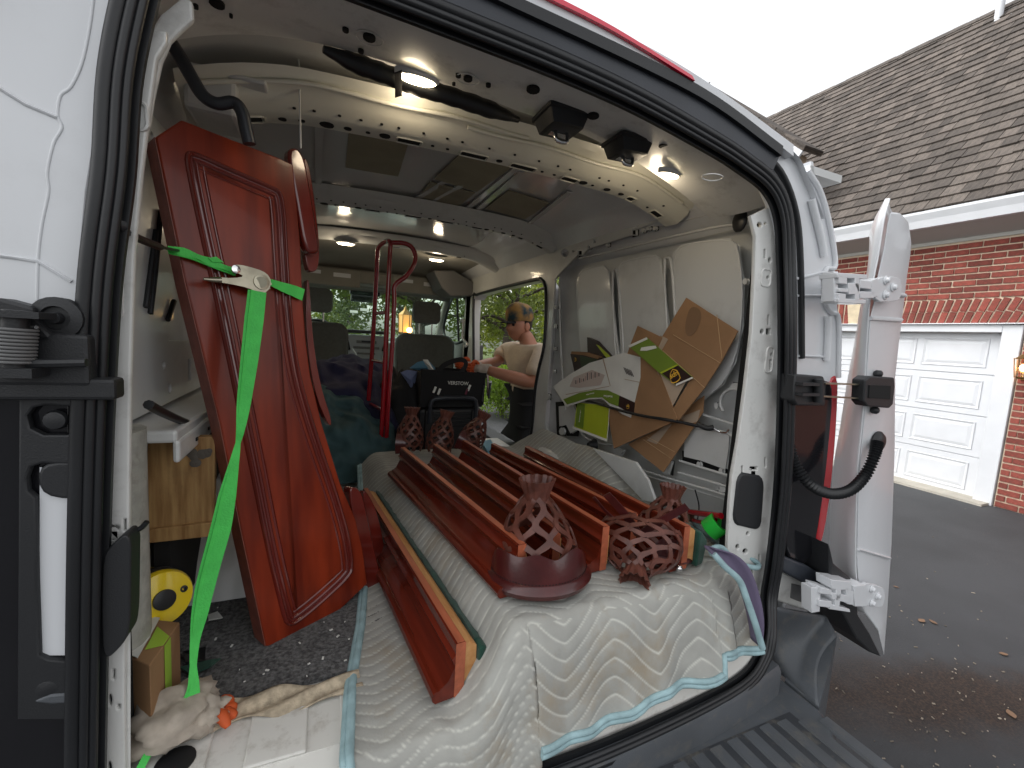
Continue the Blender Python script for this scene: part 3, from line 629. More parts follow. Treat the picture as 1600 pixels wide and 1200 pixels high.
g = G(); g.box((-.715, 1.0, .545), (.13, 1.6, .025)); g.box((-.652, 1.0, .515), (.012, 1.6, .045)); P('side_ledge', g, 'inner', bevel=.006)
g = G()
for i in range(12): g.box((-.6455, .32+i*.11, .512), (.004, .012, .007))
P('ledge_slot_shade', g, 'hole')  # small black blocks paint the shade of the slots
g = G(); g.box((-.72, 1.1, .28), (.03, 1.5, .44)); P('side_cavity_shade', g, 'hole')  # solid black box paints the shade under the ledge
g = G(); g.box((-.66, .98, .40), (.03, .045, .22)); g.box((-.66, .80, .40), (.03, .03, .22)); g.box((-.66, 1.2, .40), (.03, .05, .22)); P('side_post', g, 'inner', bevel=.005)
g = G(); g.tube(catmull([on('X', -.66, *p) for p in [(232, 632), (255, 645), (290, 660), (330, 672)]], 4), .008, 8); P('side_cable', g, 'rubber', smooth=60)
g = G(); g.loft([[V((-.722+.035*math.cos(t*PI/6), .16+.05*math.sin(t*PI/6), z)) for t in range(12)] for z in (-.0, .2, .4, .57)]); P('side_lining', g, mat('grimy_lining', (.42, .42, .38), .6, var=.25, vscale=40, dirt=.5, dscale=30, bump=.6, bscale=60), smooth=60)
# ---- side door aperture (right), seal, grab handle, step
g = G(); O = V((.80, 0, 0)); f = lambda p: (lambda q: (q.y, q.z))(on('X', .80, *p))
ap = [(741, 655), (741, 560), (741, 468), (746, 461), (765, 455), (800, 446), (838, 437), (848, 438), (854, 450), (855, 485), (852, 540), (844, 575), (838, 610), (834, 660), (828, 700)]
a3 = [on('X', .80, *p) for p in ap]
g.tube(catmull([p+V((-.006, 0, 0)) for p in a3], 4), .012, 8); P('side_door_seal', g, 'rubber', smooth=60)
g = G()
for i_, (a, b) in enumerate(zip(a3, a3[1:])): w1 = V((.05 if i_ < 2 else .09 if i_ < 8 else .15, 0, 0)); g.hexa([a, b, b+w1, a+w1], [q+V((0, .006, .006)) for q in (a, b, b+w1, a+w1)])
P('aperture_return', g, 'inner')
fr = [f(p) for p in ap]
pl = fr+[(fr[-1][0], -.02), (1.40, -.02), (1.40, 1.33), (3.12, 1.33), (3.12, -.10), (fr[0][0], -.10)]
plate('side_door_frame', pl, [], O, V((0, 1, 0)), V((0, 0, 1)), .01, 'inner', van, bev=.002)
g = G(); g.box((.93, 2.2, -.06), (.14, 1.4, .04)); P('side_step', g, 'blackpl', bevel=.005)
g = G(); g.tube(catmull([on('X', .78, *p) for p in [(715+4, 503), (723, 500), (724, 512), (723, 528), (730, 538), (727, 541)]], 4), .013, 8); P('grab_handle', g, 'white', smooth=60)
# ---- cab
g = G()
g.grid(lambda u, v: V((-.72+u*1.52, 2.40+v*1.35, 1.37-.03*v-.20*v**6-.06*abs(u-.5)**2*2)), 16, 16); P('headliner', g, 'headl', smooth=60)
g = G()   # overhead shelf and its pockets
g.box((.03, 3.50, 1.235), (1.40, .30, .12)); P('overhead_shelf', g, 'headl', bevel=.03)
for x in (-.36, .42):
    b = P('sun_visor', G().box((x, 3.34, 1.205), (.50, .022, .15)), 'headl', bevel=.009)
    G().box((x+.10, 3.327, 1.225), (.14, .003, .035)).build('visor_label', 'white', b)
    G().box((x-.12, 3.327, 1.235), (.10, .003, .03)).build('visor_label', 'white', b)
g = G(); g.prism([V((.44, 2.9, 1.30)), V((.62, 2.9, 1.32)), V((.80, 2.9, 1.24)), V((.80, 2.9, 1.12)), V((.60, 2.9, 1.10)), V((.52, 2.9, 1.16))], (0, .35, 0)); P('roof_air_vent', g, 'trimg', bevel=.012)
g = G(); g.box((.055, 4.30, .60), (1.68, .5, .10)); g.box((.055, 4.12, .25), (1.6, .12, .66)); g.box((.055, 4.55, .1), (1.9, .05, 1.2)); db = P('dashboard', g, 'dash', bevel=.03)
g = G(); g.prism([V((-.20, 3.98, .71)), V((.22, 3.98, .71)), V((.16, 3.98, .36)), V((-.14, 3.98, .36))], (0, .1, 0)); g.build('centre_stack', 'dash', db, bevel=.02)
g = G(); g.box((.01, 3.97, .745), (.40, .10, .035)); g.build('instrument_hood', 'blackpl', db, bevel=.012)
g = G(); g.box((.01, 3.972, .64), (.20, .01, .03)); g.box((.01, 3.972, .58), (.26, .008, .025)); g.box((.01, 3.972, .52), (.18, .008, .02)); g.build('radio_panel', 'trimg', db, bevel=.004)
g = G(); g.box((.01, 3.966, .645), (.10, .006, .018)); g.box((.19, 3.975, .60), (.03, .01, .10), Matrix.Rotation(R(12), 3, 'Y')); g.box((-.17, 3.975, .60), (.03, .01, .10), Matrix.Rotation(R(-12), 3, 'Y')); g.build('air_vent', 'screen', db)
mx = Matrix.Translation((-.46, 3.80, .66)) @ Matrix.Rotation(R(65), 4, 'X'); g = G(); g.tube([mx @ V((math.cos(t*PI/14)*.19, math.sin(t*PI/14)*.19, 0)) for t in range(28)], .016, 8, closed=True)
g.box(mx @ V((0, 0, -.02)), (.34, .03, .05)); g.lathe([(.07, -.03), (.065, .02), (.03, .03)], mx, 14); P('steering_wheel', g, 'blackpl', smooth=50)
g = G(); mq = on('Y', 3.95, 569, 467); g.box(mq, (.26, .03, .07)); g.box(mq+V((.01, .05, .07)), (.30, .10, .07)); P('rear_view_mirror', g, 'screen', bevel=.012)
g = G(); g.prism([V((-.78, 4.55, .63)), V((.88, 4.55, .63)), V((.80, 3.72, 1.19)), V((-.70, 3.72, 1.19))], (0, .006, .004)); ws = P('windshield', g, 'glass')
g = G(); 
for a, b in (((-.78, 4.55, .63), (-.70, 3.70, 1.20)), ((.88, 4.55, .63), (.80, 3.70, 1.20)), ((-.70, 3.70, 1.20), (.80, 3.70, 1.20))): g.tube([V(a), V(b)], .045, 8)
P('windshield_frame', g, 'headl', smooth=60)
for c in ((553, 487), (569, 484)):
    q = on('Y', 4.2, *c); P('windshield_sticker', G().box(q, (.08, .003, .045), Matrix.Rotation(R(-50), 3, 'X')), 'paper')
g = G(); g.box((.88, 3.35, .42), (.05, 1.0, .55)); g.box((-.80, 3.75, .3), (.05, 1.4, .75)); P('cab_door', g, 'trimg', bevel=.01)
g = G(); g.prism([V((.875, 3.12, .68)), V((.875, 4.25, .70)), V((.83, 3.80, 1.17)), V((.81, 3.12, 1.20))], (.005, 0, 0)); g.prism([V((-.80, 3.0, .68)), V((-.80, 4.25, .70)), V((-.76, 3.80, 1.17)), V((-.74, 3.0, 1.20))], (-.005, 0, 0)); P('cab_window', g, 'glass')
g = G(); g.tube(smoothp([V((.86, 3.12, .68)), V((.81, 3.12, 1.19)), V((.82, 3.75, 1.18)), V((.86, 4.25, .70))], 2, True), .016, 8, closed=True); g.tube([V((.865, 3.50, .69)), V((.82, 3.50, 1.18))], .012, 8); P('window_surround', g, 'rubber', smooth=60)
g = G(); g.box((.845, 3.02, .6), (.10, .14, 1.4)); P('cab_pillar', g, 'inner', bevel=.01)
g = G(); g.box((-.78, 3.0, .6), (.10, .14, 1.4)); P('cab_pillar', g, 'inner', bevel=.01)
g = G(); g.box((.055, 5.0, .30), (1.7, .9, .5)); P('bonnet', g, 'paint', bevel=.1)
def seat(x, w_, name, hr):
    s = P(name, G().loft([[V((x+a, 3.42+yy, b)) for a, b in rrect((0, .41+(.055 if x < 0 else 0)), ww, hh, .10, 4)] for yy, ww, hh in ((-.05, w_*.80, .62), (-.075, w_*.93, .68), (-.06, w_, .70), (.02, w_, .70), (.06, w_*.9, .66))]), 'seat', smooth=60)
    G().loft([[V((x+a, 3.42+yy, b)) for a, b in rrect((0, hr), ww, hh, .05, 4)] for yy, ww, hh in ((-.05, .20, .15), (-.07, .255, .20), (-.03, .27, .21), (.04, .25, .19))]).build('headrest', 'seat', s, smooth=60)
    g = G(); g.tube([V((x-.06, 3.41, .7)), V((x-.06, 3.41, hr))], .008, 8); g.tube([V((x+.06, 3.41, .7)), V((x+.06, 3.41, hr))], .008, 8); g.build('headrest_post', 'chrome', s, smooth=60)
    G().box((x, 3.68, .16), (w_, .5, .20)).build('seat_cushion', 'seat', s, bevel=.05)
seat(-.465, .54, 'driver_seat', 1.00); seat(.50, .56, 'passenger_seat', .965)
# ---- rear door, right, swung right round
yd = -.05
dd = ray(1378, 640); dd.z = 0; dd.normalize()
strip_r = [(1391, 329), (1407, 331), (1419, 345), (1424, 380), (1422, 401), (1417, 433), (1411, 487), (1404, 540), (1399, 588), (1398, 700), (1393, 850), (1386, 960), (1381, 1026)]
strip_l = [(1381, 1026), (1372, 988), (1350, 958), (1341, 925), (1338, 870), (1340, 750), (1350, 640), (1353, 580), (1358, 500), (1365, 470), (1371, 430), (1380, 390), (1386, 350)]
q = [on('Y', yd, *p) for p in strip_r+strip_l[1:]]
g = G(); g.prism(q, dd*.62); door = P('rear_door', g, 'paint', bevel=.008, smooth=40)
sk_f = [(1390, 310), (1381, 345), (1372, 400), (1364, 440), (1358, 480), (1353, 560), (1349, 640), (1340, 740), (1337, 870), (1341, 925), (1352, 958)]
sk_b = [(1388, 318), (1363, 352), (1359, 390), (1356, 430), (1345, 480), (1335, 540), (1324, 600), (1314, 665), (1302, 740), (1297, 850), (1300, 930)]
a = [on('Y', yd-.004, *p) for p in sk_f]; b = [on('Y', .12, *p) for p in sk_b]; c = [p+dd*.5+V((.05, -.02, 0)) for p in b]
g = G(); rows = []
for i in range(len(a)):
    m1 = a[i].lerp(b[i], .5)+V((-.018, 0, 0)); rows.append([a[i], a[i].lerp(m1, .5)+V((-.008, 0, 0)), m1, b[i], b[i].lerp(c[i], .5), c[i], c[i]+V((.03, 0, 0)), a[i]+V((.02, .03, 0))])
g.loft([catmull([r[k] for r in rows], 3) for k in range(7)], closed=False, cap=False); g.build('outer_skin', 'paint', door, smooth=70, solid=.004)
g = G(); tr_ = [(1303, 880), (1308, 905), (1338, 922), (1341, 908)]
g.prism([on('Y', -.06, *p) for p in [(1297, 850), (1303, 880), (1340, 912), (1341, 960), (1360, 990), (1378, 1027), (1360, 1020), (1338, 998), (1312, 950), (1298, 900)]], (.01, .2, 0)); g.build('lower_trim', 'blackpl', door, bevel=.006)
g = G(); g.tube([on('Y', yd-.004, *p) for p in [(1366, 452), (1414, 462)]], .006, 6); g.tube([on('Y', yd-.004, *p) for p in [(1360, 497), (1408, 500)]], .006, 6); g.tube([on('Y', yd-.003, *p) for p in [(1341, 858), (1390, 872)]], .005, 6); g.build('door_crease', 'paint', door, smooth=60)
def hinge(pl_px, arm_px, yb, bolts, base_px):
    h = G().prism(smoothp([on('Y', yb, *p) for p in pl_px], 1, True), (0, .012, 0)).build('hinge', 'paint', door, bevel=.002)
    g = G()
    for b_ in bolts: g.lathe([(.013, 0), (.013, .003), (.008, .003), (.007, .010), (.003, .011)], Matrix.Translation(on('Y', yb, *b_)) @ Matrix.Rotation(R(90), 4, 'X'), 14)
    for k in arm_px: g.prism([on('Y', yb-.01, *p) for p in k], (0, .045, 0))
    g.prism([on('Y', yb-.002, *p) for p in base_px], (0, .03, 0))
    g.build('hinge_arm', 'paint', door, bevel=.0015, smooth=35)
hinge([(1372, 432), (1402, 432), (1410, 440), (1408, 468), (1398, 471), (1368, 472), (1368, 450)], [[(1308, 426), (1356, 429), (1356, 436), (1308, 434)], [(1310, 466), (1354, 468), (1352, 475), (1310, 473)], [(1311, 431), (1324, 432), (1324, 444), (1311, 443)], [(1326, 442), (1344, 442), (1344, 460), (1326, 460)], [(1336, 434), (1343, 434), (1343, 470), (1336, 470)], [(1311, 450), (1326, 451), (1326, 457), (1311, 456)], [(1311, 458), (1322, 459), (1322, 468), (1311, 467)], [(1344, 437), (1362, 440), (1362, 452), (1344, 450)], [(1344, 455), (1366, 456), (1366, 466), (1344, 466)], [(1362, 438), (1372, 434), (1372, 464), (1362, 464)]], -.085, [(1384, 438), (1395, 449), (1383, 461)], [(1303, 424), (1310, 424), (1310, 472), (1303, 471)])
hinge([(1346, 910), (1378, 916), (1384, 926), (1381, 948), (1370, 950), (1342, 944)], [[(1299, 906), (1330, 909), (1331, 922), (1312, 922), (1300, 920)], [(1298, 944), (1328, 952), (1329, 957), (1296, 952)], [(1283, 918), (1300, 922), (1300, 930), (1283, 928)], [(1281, 938), (1300, 940), (1300, 950), (1281, 948)], [(1300, 926), (1330, 932), (1330, 944), (1300, 936)], [(1307, 920), (1315, 922), (1312, 948), (1305, 946)], [(1322, 918), (1334, 924), (1334, 946), (1324, 944)], [(1334, 916), (1353, 914), (1355, 948), (1336, 948)]], -.085, [(1362, 920), (1371, 931), (1362, 942)], [(1268, 918), (1283, 918), (1281, 956), (1268, 958)])
ob = G().prism([on('Y', -.085, *p) for p in [(1352, 594), (1360, 588), (1398, 590), (1399, 604), (1396, 632), (1390, 638), (1356, 635), (1350, 628)]], (0, .035, 0)).build('check_socket', 'blackpl', door, bevel=.004)
G().prism([on('Y', -.088, *p) for p in [(1359, 602), (1392, 603), (1391, 624), (1358, 622)]], (0, .004, 0)).build('socket_slot_shade', 'hole', door)  # black plate painted as the shade in the slot
g = G()
for c in ((1372, 584), (1367, 641)): g.ball(on('Y', -.06, *c), .012, 6)
g.build('socket_bolt', 'blackpl', door, smooth=60)
cp = catmull([on('Y', y, *p) for y, p in ((-.0, (1232, 690)), (-.02, (1242, 725)), (-.05, (1264, 755)), (-.07, (1296, 771)), (-.08, (1328, 766)), (-.08, (1352, 742)), (-.08, (1366, 712)), (-.07, (1371, 690)))], 14)
g = G(); g.tube(cp, [.0135+.0028*(1 if i % 2 else -1) for i in range(len(cp))], 10); cd_ = P('cable_conduit', g, 'rubber', smooth=30)
g = G(); g.lathe([(.033, 0), (.033, .004), (.026, .012), (.017, .016)], Matrix.Translation(on('Y', -.052, 1370, 690)) @ Matrix.Rotation(R(90), 4, 'X'), 22); g.build('conduit_boot', 'rubber', cd_, smooth=40)
# ---- rear bumper with step
zs = -.18
st = [on('Z', zs, *p) for p in [(1170, 1042), (1210, 1050), (1282, 1108), (1306, 1140), (1308, 1190)]]
poly = [V((-.85, -.13, zs)), V((-.3, -.115, zs)), V((.3, -.10, zs))]+st+[V((.72, -.40, zs)), V((.3, -.43, zs)), V((-.85, -.42, zs))]
g = G(); g.prism([p-V((0, 0, .12)) for p in poly], (0, 0, .12)); bm = P('rear_bumper', g, 'bumper', bevel=.012, smooth=40)
A, B, C_, D, E_ = on('Y', -.035, 1208, 948), on('Y', -.02, 1290, 962), on('Y', -.07, 1308, 994), on('Z', zs+.002, 1280, 1106), on('Z', zs+.002, 1196, 1032)
def cp_(u, v):
    top = A.lerp(B, min(u*1.6, 1)) if u < .62 else B.lerp(C_, (u-.62)/.38); bot = E_.lerp(D, u); w_ = v**1.0
    p = top.lerp(bot, w_); p.y += .028*math.sin(v*PI)*(.6+u*.4); return p
g = G(); g.grid(cp_, 14, 12); g.build('bumper_corner', 'bumper', bm, smooth=70, solid=.006)
g = G(); g.prism([C_, D, D-V((0, 0, .14)), C_-V((0, 0, .5))], (.004, .1, 0)); g.prism([B, C_, C_-V((0, 0, .5)), B-V((0, 0, .5))], (.003, .01, 0)); g.build('bumper_side', 'bumper', bm)
i = 0
for k in range(21):
    x0 = -.32+k*.058
    y0 = -.155+.01*k/20; x1 = x0
    if x0 > .70: y0 -= (x0-.70)*.3
    y1 = -.41
    rb = G().loft([[V((x0+a+.05*(y0-y)*0, y, zs+b)) for a, b in ((-.019, -.002), (-.016, .0045), (.016, .0045), (.019, -.002))] for y in (y0, y0-.008, y1)]).build('step_ridge', 'bumper' if k % 2 else 'bumper', bm)
G().box((.10, -.27, zs+.0006), (1.35, .26, .0012)).build('step_tread', 'bumper2', bm)

# ================================================================ OUTSIDE
GZ = -.78
def proj(p):
    d = V(p)-CAMP; k = d.dot(_fw)
    return (800+F*d.dot(CR)/k, 600-F*d.dot(CU)/k, k)
# ground with a damp rusty stain
m = MT['asphalt']; t = m.node_tree; n = t.nodes; L = t.links; b = n['Principled BSDF']; src = b.inputs['Base Color'].links[0].from_socket
c1 = on('Z', GZ, 1500, 1090); tc = n.new('ShaderNodeTexCoord'); mp = n.new('ShaderNodeMapping'); mp.vector_type = 'TEXTURE'; mp.inputs['Location'].default_value = (c1.x-.05, c1.y+.02, GZ); mp.inputs['Rotation'].default_value = (0, 0, R(-22)); mp.inputs['Scale'].default_value = (1.0, .26, 1)
nz = n.new('ShaderNodeTexNoise'); nz.inputs['Scale'].default_value = 5; nz.inputs['Detail'].default_value = 8; va = n.new('ShaderNodeVectorMath'); va.operation = 'SCALE'; va.inputs['Scale'].default_value = .9
L.new(tc.outputs['Object'], mp.inputs[0]); L.new(tc.outputs['Object'], nz.inputs['Vector']); ln = n.new('ShaderNodeVectorMath'); ln.operation = 'LENGTH'; L.new(mp.outputs[0], ln.inputs[0])
ad = n.new('ShaderNodeMath'); ad.operation = 'ADD'; L.new(ln.outputs['Value'], ad.inputs[0]); L.new(nz.outputs[0], ad.inputs[1])
mr = n.new('ShaderNodeMapRange'); mr.inputs[1].default_value = .9; mr.inputs[2].default_value = 1.7; mr.inputs[3].default_value = .95; mr.inputs[4].default_value = 0; L.new(ad.outputs[0], mr.inputs[0])
n2 = n.new('ShaderNodeTexNoise'); n2.inputs['Scale'].default_value = 120; L.new(tc.outputs['Object'], n2.inputs['Vector'])
cr2 = n.new('ShaderNodeValToRGB'); cr2.color_ramp.elements[0].color = (.012, .008, .006, 1); cr2.color_ramp.elements[0].position = .4; cr2.color_ramp.elements[1].color = (.050, .028, .018, 1); cr2.color_ramp.elements[1].position = .66; L.new(n2.outputs[0], cr2.inputs[0])
mx_ = n.new('ShaderNodeMix'); mx_.data_type = 'RGBA'; L.new(mr.outputs[0], mx_.inputs[0]); L.new(src, mx_.inputs[6]); L.new(cr2.outputs[0], mx_.inputs[7]); L.new(mx_.outputs[2], b.inputs['Base Color'])
gnd = struct(G().add([(-80, -60, GZ), (90, -60, GZ), (90, 130, GZ), (-80, 130, GZ)], [(0, 1, 2, 3)]).build('driveway', 'asphalt'))
lawnm = mat('lawn_grass', (.10, .15, .03), .9, var=.5, vscale=3, bump=1, bscale=60, bdist=.03)
struct(G().add([(-80, 12, GZ+.004), (90, 16, GZ+.004), (90, 130, GZ+.004), (-80, 130, GZ+.004)], [(0, 1, 2, 3)]).build('lawn', lawnm))
g = G(); rnd = random.Random(3)
for i in range(160):
    px, py = rnd.uniform(1300, 1640), rnd.uniform(780, 1260)
    if rnd.random() < .3: px, py = rnd.gauss(1480, 60), rnd.gauss(1080, 45)
    q = on('Z', GZ+.004, px, py); a = rnd.uniform(0, PI); s = rnd.choice((.003, .003, .004, .005, .007)); e = rnd.choice((1, 1, 2, 4)) if s < .006 else 1.6
    g.box(q, (s*e, s, .003), Matrix.Rotation(a, 3, 'Z'))
tag(g.build('debris', mat('pale_debris', (.40, .34, .27), .9, var=.6, vscale=1, isl=.5)), 'pale crumbs and wood chips scattered on the dark asphalt', 'debris', kind='stuff')
lm = mat('dry_leaf', (.17, .10, .06), .8, isl=.4)
for i, (px, py, s, lab) in enumerate(((1440, 970, .035, 'curled brown leaf on the asphalt below the garage door'), (1458, 972, .03, 'small reddish leaf beside the curled brown leaf'), (1568, 1022, .028, 'pale yellow leaf alone at the edge of the stain'), (1580, 1116, .035, 'orange leaf lying on the brown stain'), (1400, 917, .02, 'dark twig chip lying clear of the stain near the open door'))):
    q = on('Z', GZ+.006, px, py); a = i*1.3; g = G(); pts = []
    for k in range(7): u = k/6; pts.append((u-.5, .28*math.sin(u*PI)))
    o2 = [V((x, y, .18*x*x+.12*abs(y))) for x, y in pts]+[V((x, -y, .18*x*x+.12*abs(y))) for x, y in pts[::-1][1:-1]]
    g.prism([q+Matrix.Rotation(a, 3, 'Z') @ (p*s*1.6) for p in o2], (0, 0, .0015)); tag(g.build('fallen_leaf', lm), lab, 'leaf')

# ---------------------------------------------------------------- garage
GX = 6.6
gar = thing('garage', (GX, 3, GZ), 'red brick garage wing with a steep cedar shingle roof', 'garage')
pY = lambda px, py, x=GX: on('X', x, px, py)
dR = pY(1551, 600).y; kc = pY(1338, 490).y; dL = 2*kc-dR; dT = pY(1500, 519).z; wT = pY(1600, 362).z
g = G()
g.box((GX+.10, (dR-4)/2-.09, (wT+GZ)/2), (.2, dR-.18+4, wT-GZ)); g.box((GX+.10, (dL+7.4)/2+.09, (wT+GZ)/2), (.2, 7.4-dL-.18, wT-GZ)); g.box((GX+.10, kc, (wT+dT+.09)/2), (.2, dL-dR+.36, wT-dT-.09))
g.box((GX+3.2, -4.0, (wT+GZ)/2), (6.2, .2, wT-GZ)); g.box((GX+3.2, 7.4, (wT+GZ)/2), (6.2, .2, wT-GZ)); g.box((GX+6.3, 1.7, (wT+GZ)/2), (.2, 11.4, wT-GZ))
wall = g.build('wall', 'mortar', gar)
brick_me = G().box((0, 0, 0), (.02, .205, .056)).mesh('brick')
brick_me.materials.append(MT['brick'])
bl = []; rnd = random.Random(5); ch = .0735; arT = dT+.09+.30
for r in range(int((wT-GZ)/ch)):
    z = GZ+.035+r*ch
    for k in range(-18, 34):
        y = k*.217+(r % 2)*.108
        ln_ = 1.0
        if z < arT+.02:
            hw = (dL-dR)/2+(.185 if z < dT+.10 else .10+(z-dT-.09)*.45+.02); o0, o1 = kc-hw, kc+hw; b0, b1 = y-.1025, y+.1025
            if b0 >= o0 and b1 <= o1: continue
            if b1 > o0 and b0 < o0: b1 = o0-.006
            elif b0 < o1 and b1 > o1: b0 = o1+.006
            if b1-b0 < .03: continue
            ln_ = (b1-b0)/.205; y = (b0+b1)/2
        bl.append((V((GX-.004, y, z)), 0, ln_))
na = int((dL-dR+.36)/.078)
for i in range(na+1):
    u = -1+2*i/na; y = kc+u*((dL-dR)/2+.14); tl = u*.36
    if abs(y-kc) < .09: continue
    bl.append((V((GX-.006, y+math.sin(tl)*.07, dT+.09+.075)), tl+PI/2, 1)); bl.append((V((GX-.006, y+math.sin(tl)*.26*.9, dT+.09+.225)), tl+PI/2, 1))
def vis(p, x0=1292):
    a = proj(p); return a[2] > .1 and x0 < a[0] < 1605 and -10 < a[1] < 1200
bl.sort(key=lambda t_: (not vis(t_[0]), (t_[0]-CAMP).length)); g = G()
for i, (p, a, ln_) in enumerate(bl):
    p = p+V((rnd.uniform(-.002, .003), rnd.uniform(-.002, .002), 0)); a2 = a+(rnd.uniform(-.008, .008))
    if i < 290:
        o = bpy.data.objects.new('brick', brick_me); COL.objects.link(o); o.parent = wall; o.matrix_parent_inverse = wm(wall).inverted(); o.location = p; o.rotation_euler = (a2 if a == 0 else -(a-PI/2)+PI/2, 0, 0); o.scale = (1, rnd.uniform(.97, 1.01)*ln_ if a == 0 else .72, 1)
    else: g.box((p.x, p.y, p.z), (.02, .205*ln_ if a == 0 else .148, .056), Matrix.Rotation(a2 if a == 0 else -(a-PI/2)+PI/2, 3, 'X'))
g.build('brickwork', 'brick', wall, kind='stuff')
G().prism([V((GX-.03, kc-.07, dT+.09)), V((GX-.03, kc+.07, dT+.09)), V((GX-.03, kc+.12, arT)), V((GX-.03, kc-.12, arT))], (.04, 0, 0)).build('keystone', mat('cream_stone', (.62, .52, .36), .8, var=.15, vscale=20), gar, bevel=.004)
# door frame and sectional door
g = G()
for y in (dR-.09, dL+.09): g.box((GX+.02, y, (dT+GZ)/2+.04), (.10, .16, dT-GZ+.09))
g.box((GX+.02, kc, dT+.045), (.104, dL-dR+.02, .09)); g.box((GX+.0, kc, dT+.097), (.14, dL-dR+.40, .014)); g.build('door_frame', 'white', gar, bevel=.006)
dx = GX+.10; rowsn = 4; H = (dT-GZ)/rowsn
gd = G().box((dx+.03, kc, (dT+GZ)/2), (.04, dL-dR, dT-GZ)).build('garage_door', 'white', gar)
yA0, yA1 = on('X', dx, 1545, 545).y, on('X', dx, 1444, 545).y; pw = yA1-yA0; gp = max(.06, on('X', dx, 1429, 560).y-yA1)
y = yA0
cols = []
while y+pw < dL-.02: cols.append((y, y+pw)); y += pw+gp
for r in range(rowsn):
    z0, z1 = GZ+r*H+.004, GZ+(r+1)*H-.004
    G().box((dx+.004, kc, (z0+z1)/2), (.02, dL-dR-.01, z1-z0)).build('door_section', 'white', gd, bevel=.003)
    for (a, b2) in cols:
        g = G(); m0, m1 = z0+.085, z1-.075
        def rr(i, x): return [V((x, a+i, m0+i)), V((x, b2-i, m0+i)), V((x, b2-i, m1-i)), V((x, a+i, m1-i))]
        g.loft([rr(-.008, dx-.006), rr(-.002, dx-.016), rr(.012, dx-.010), rr(.022, dx-.0065), rr(.055, dx-.014)][::1], cap=True)
        g.build('door_panel', 'white', gd)
G().box((GX-.05, kc, GZ+.012), (.30, dL-dR+.3, .03)).build('door_apron', 'concrete', gar)
# eaves
gt, gb = pY(1600, 303, 6.2), pY(1600, 331, 6.2)
ez = gt.z; soz = pY(1600, 335, 6.25).z
g = G(); g.loft([[V((6.2, y, ez)), V((6.12, y, ez)), V((6.12, y, ez-.03)), V((6.15, y, ez-.10)), V((6.17, y, gb.z)), V((6.24, y, gb.z)), V((6.24, y, ez-.02))] for y in (-4.3, 7.6)]); g.build('gutter', 'white', gar)
g = G(); g.prism([V((6.24, -4.2, gb.z+.005)), V((6.24, -4.2, gb.z+.10)), V((GX+.2, -4.2, wT+.25)), V((GX+.2, -4.2, wT-.02)), V((GX-.02, -4.2, wT-.02)), V((GX-.02, -4.2, wT+.02))], (0, 11.7, 0)); g.build('soffit', mat('soffit_paint', (.50, .49, .46), .7), gar)
# roof
PT = R(50); ex, e0 = 6.17, ez+.02; su = V((math.cos(PT), 0, math.sin(PT))); nn = V((-math.sin(PT), 0, math.cos(PT)))
ry = ray(1600, 0); k = (nn.dot(V((ex, 0, e0))-CAMP))/nn.dot(ry); top = CAMP+ry*k; SL = (top-V((ex, top.y, e0))).dot(su)+.05
roof = G().prism([V((ex, -4.4, e0-.02)), V((ex, 7.6, e0-.02)), V((ex, 7.6, e0-.02))+su*SL, V((ex, -4.4, e0-.02))+su*SL], nn*-.06).build('roof', 'shingle', gar)
rdg = V((ex, 0, e0))+su*SL
G().prism([V((rdg.x, -4.4, rdg.z-.02)), V((rdg.x, 7.6, rdg.z-.02)), V((2*rdg.x-ex, 7.6, e0)), V((2*rdg.x-ex, -4.4, e0))], (0, 0, -.06)).build('back_slope', 'shingle', roof)
shs = [G().prism([V((0, 0, 0)), V((0, w_, 0)), V((.30, w_, 0)), V((.30, 0, 0))], (0, 0, .020)).mesh('shingle') for w_ in (.10, .14, .18, .225)]
for s_ in shs: s_.materials.append(MT['shingle'])
ex_ = SL/27; lst = []; rnd = random.Random(11)
for r in range(27):
    y = -4.4+rnd.random()*.1
    while y < 7.5:
        wi = rnd.choice((0, 1, 1, 2, 2, 3)); w_ = (.10, .14, .18, .225)[wi]
        lst.append((V((ex, y, e0))+su*(r*ex_-.03+rnd.uniform(-.012, .012)), wi, rnd.uniform(-.012, .012), rnd.uniform(0, .008))); y += w_+.006
lst.sort(key=lambda t_: (not vis(t_[0]+V((0, .08, .05)), 1180), (t_[0]-CAMP).length)); g = G()
Bm = Matrix((su, V((0, 1, 0)), -su.cross(V((0, 1, 0))))).transposed()
if Bm.col[2].z < 0: Bm = Matrix((su, V((0, 1, 0)), su.cross(V((0, 1, 0))))).transposed()
tiltm = Matrix.Rotation(R(6.2), 3, 'Y')
for i, (p, wi, rz, lift) in enumerate(lst):
    w_ = (.10, .14, .18, .225)[wi]; rot = Bm @ Matrix.Rotation(rz, 3, 'Z') @ tiltm; p = p+nn*(.022+lift)
    if i < 290:
        o = bpy.data.objects.new('shingle', shs[wi]); COL.objects.link(o); o.parent = roof; mm = rot.to_4x4(); mm.translation = p; o.matrix_parent_inverse = wm(roof).inverted(); o.matrix_basis = mm
    else: g.hexa([p+rot @ V(c) for c in ((0, 0, 0), (0, w_, 0), (.3, w_, 0), (.3, 0, 0))], [p+rot @ V(c) for c in ((0, 0, .020), (0, w_, .020), (.3, w_, .020), (.3, 0, .020))])
g.build('shingles', 'shingle', roof, kind='stuff')
g = G(); y = -4.4
while y < 7.5: g.box(rdg+V((-.05, y+.1, -.02)), (.22, .19, .02), Matrix.Rotation(-PT*.8, 3, 'Y')); g.box(rdg+V((.12, y+.1, -.02)), (.22, .19, .02), Matrix.Rotation(PT*.8, 3, 'Y')); y += .2
g.build('ridge_cap', 'shingle', roof, kind='stuff')
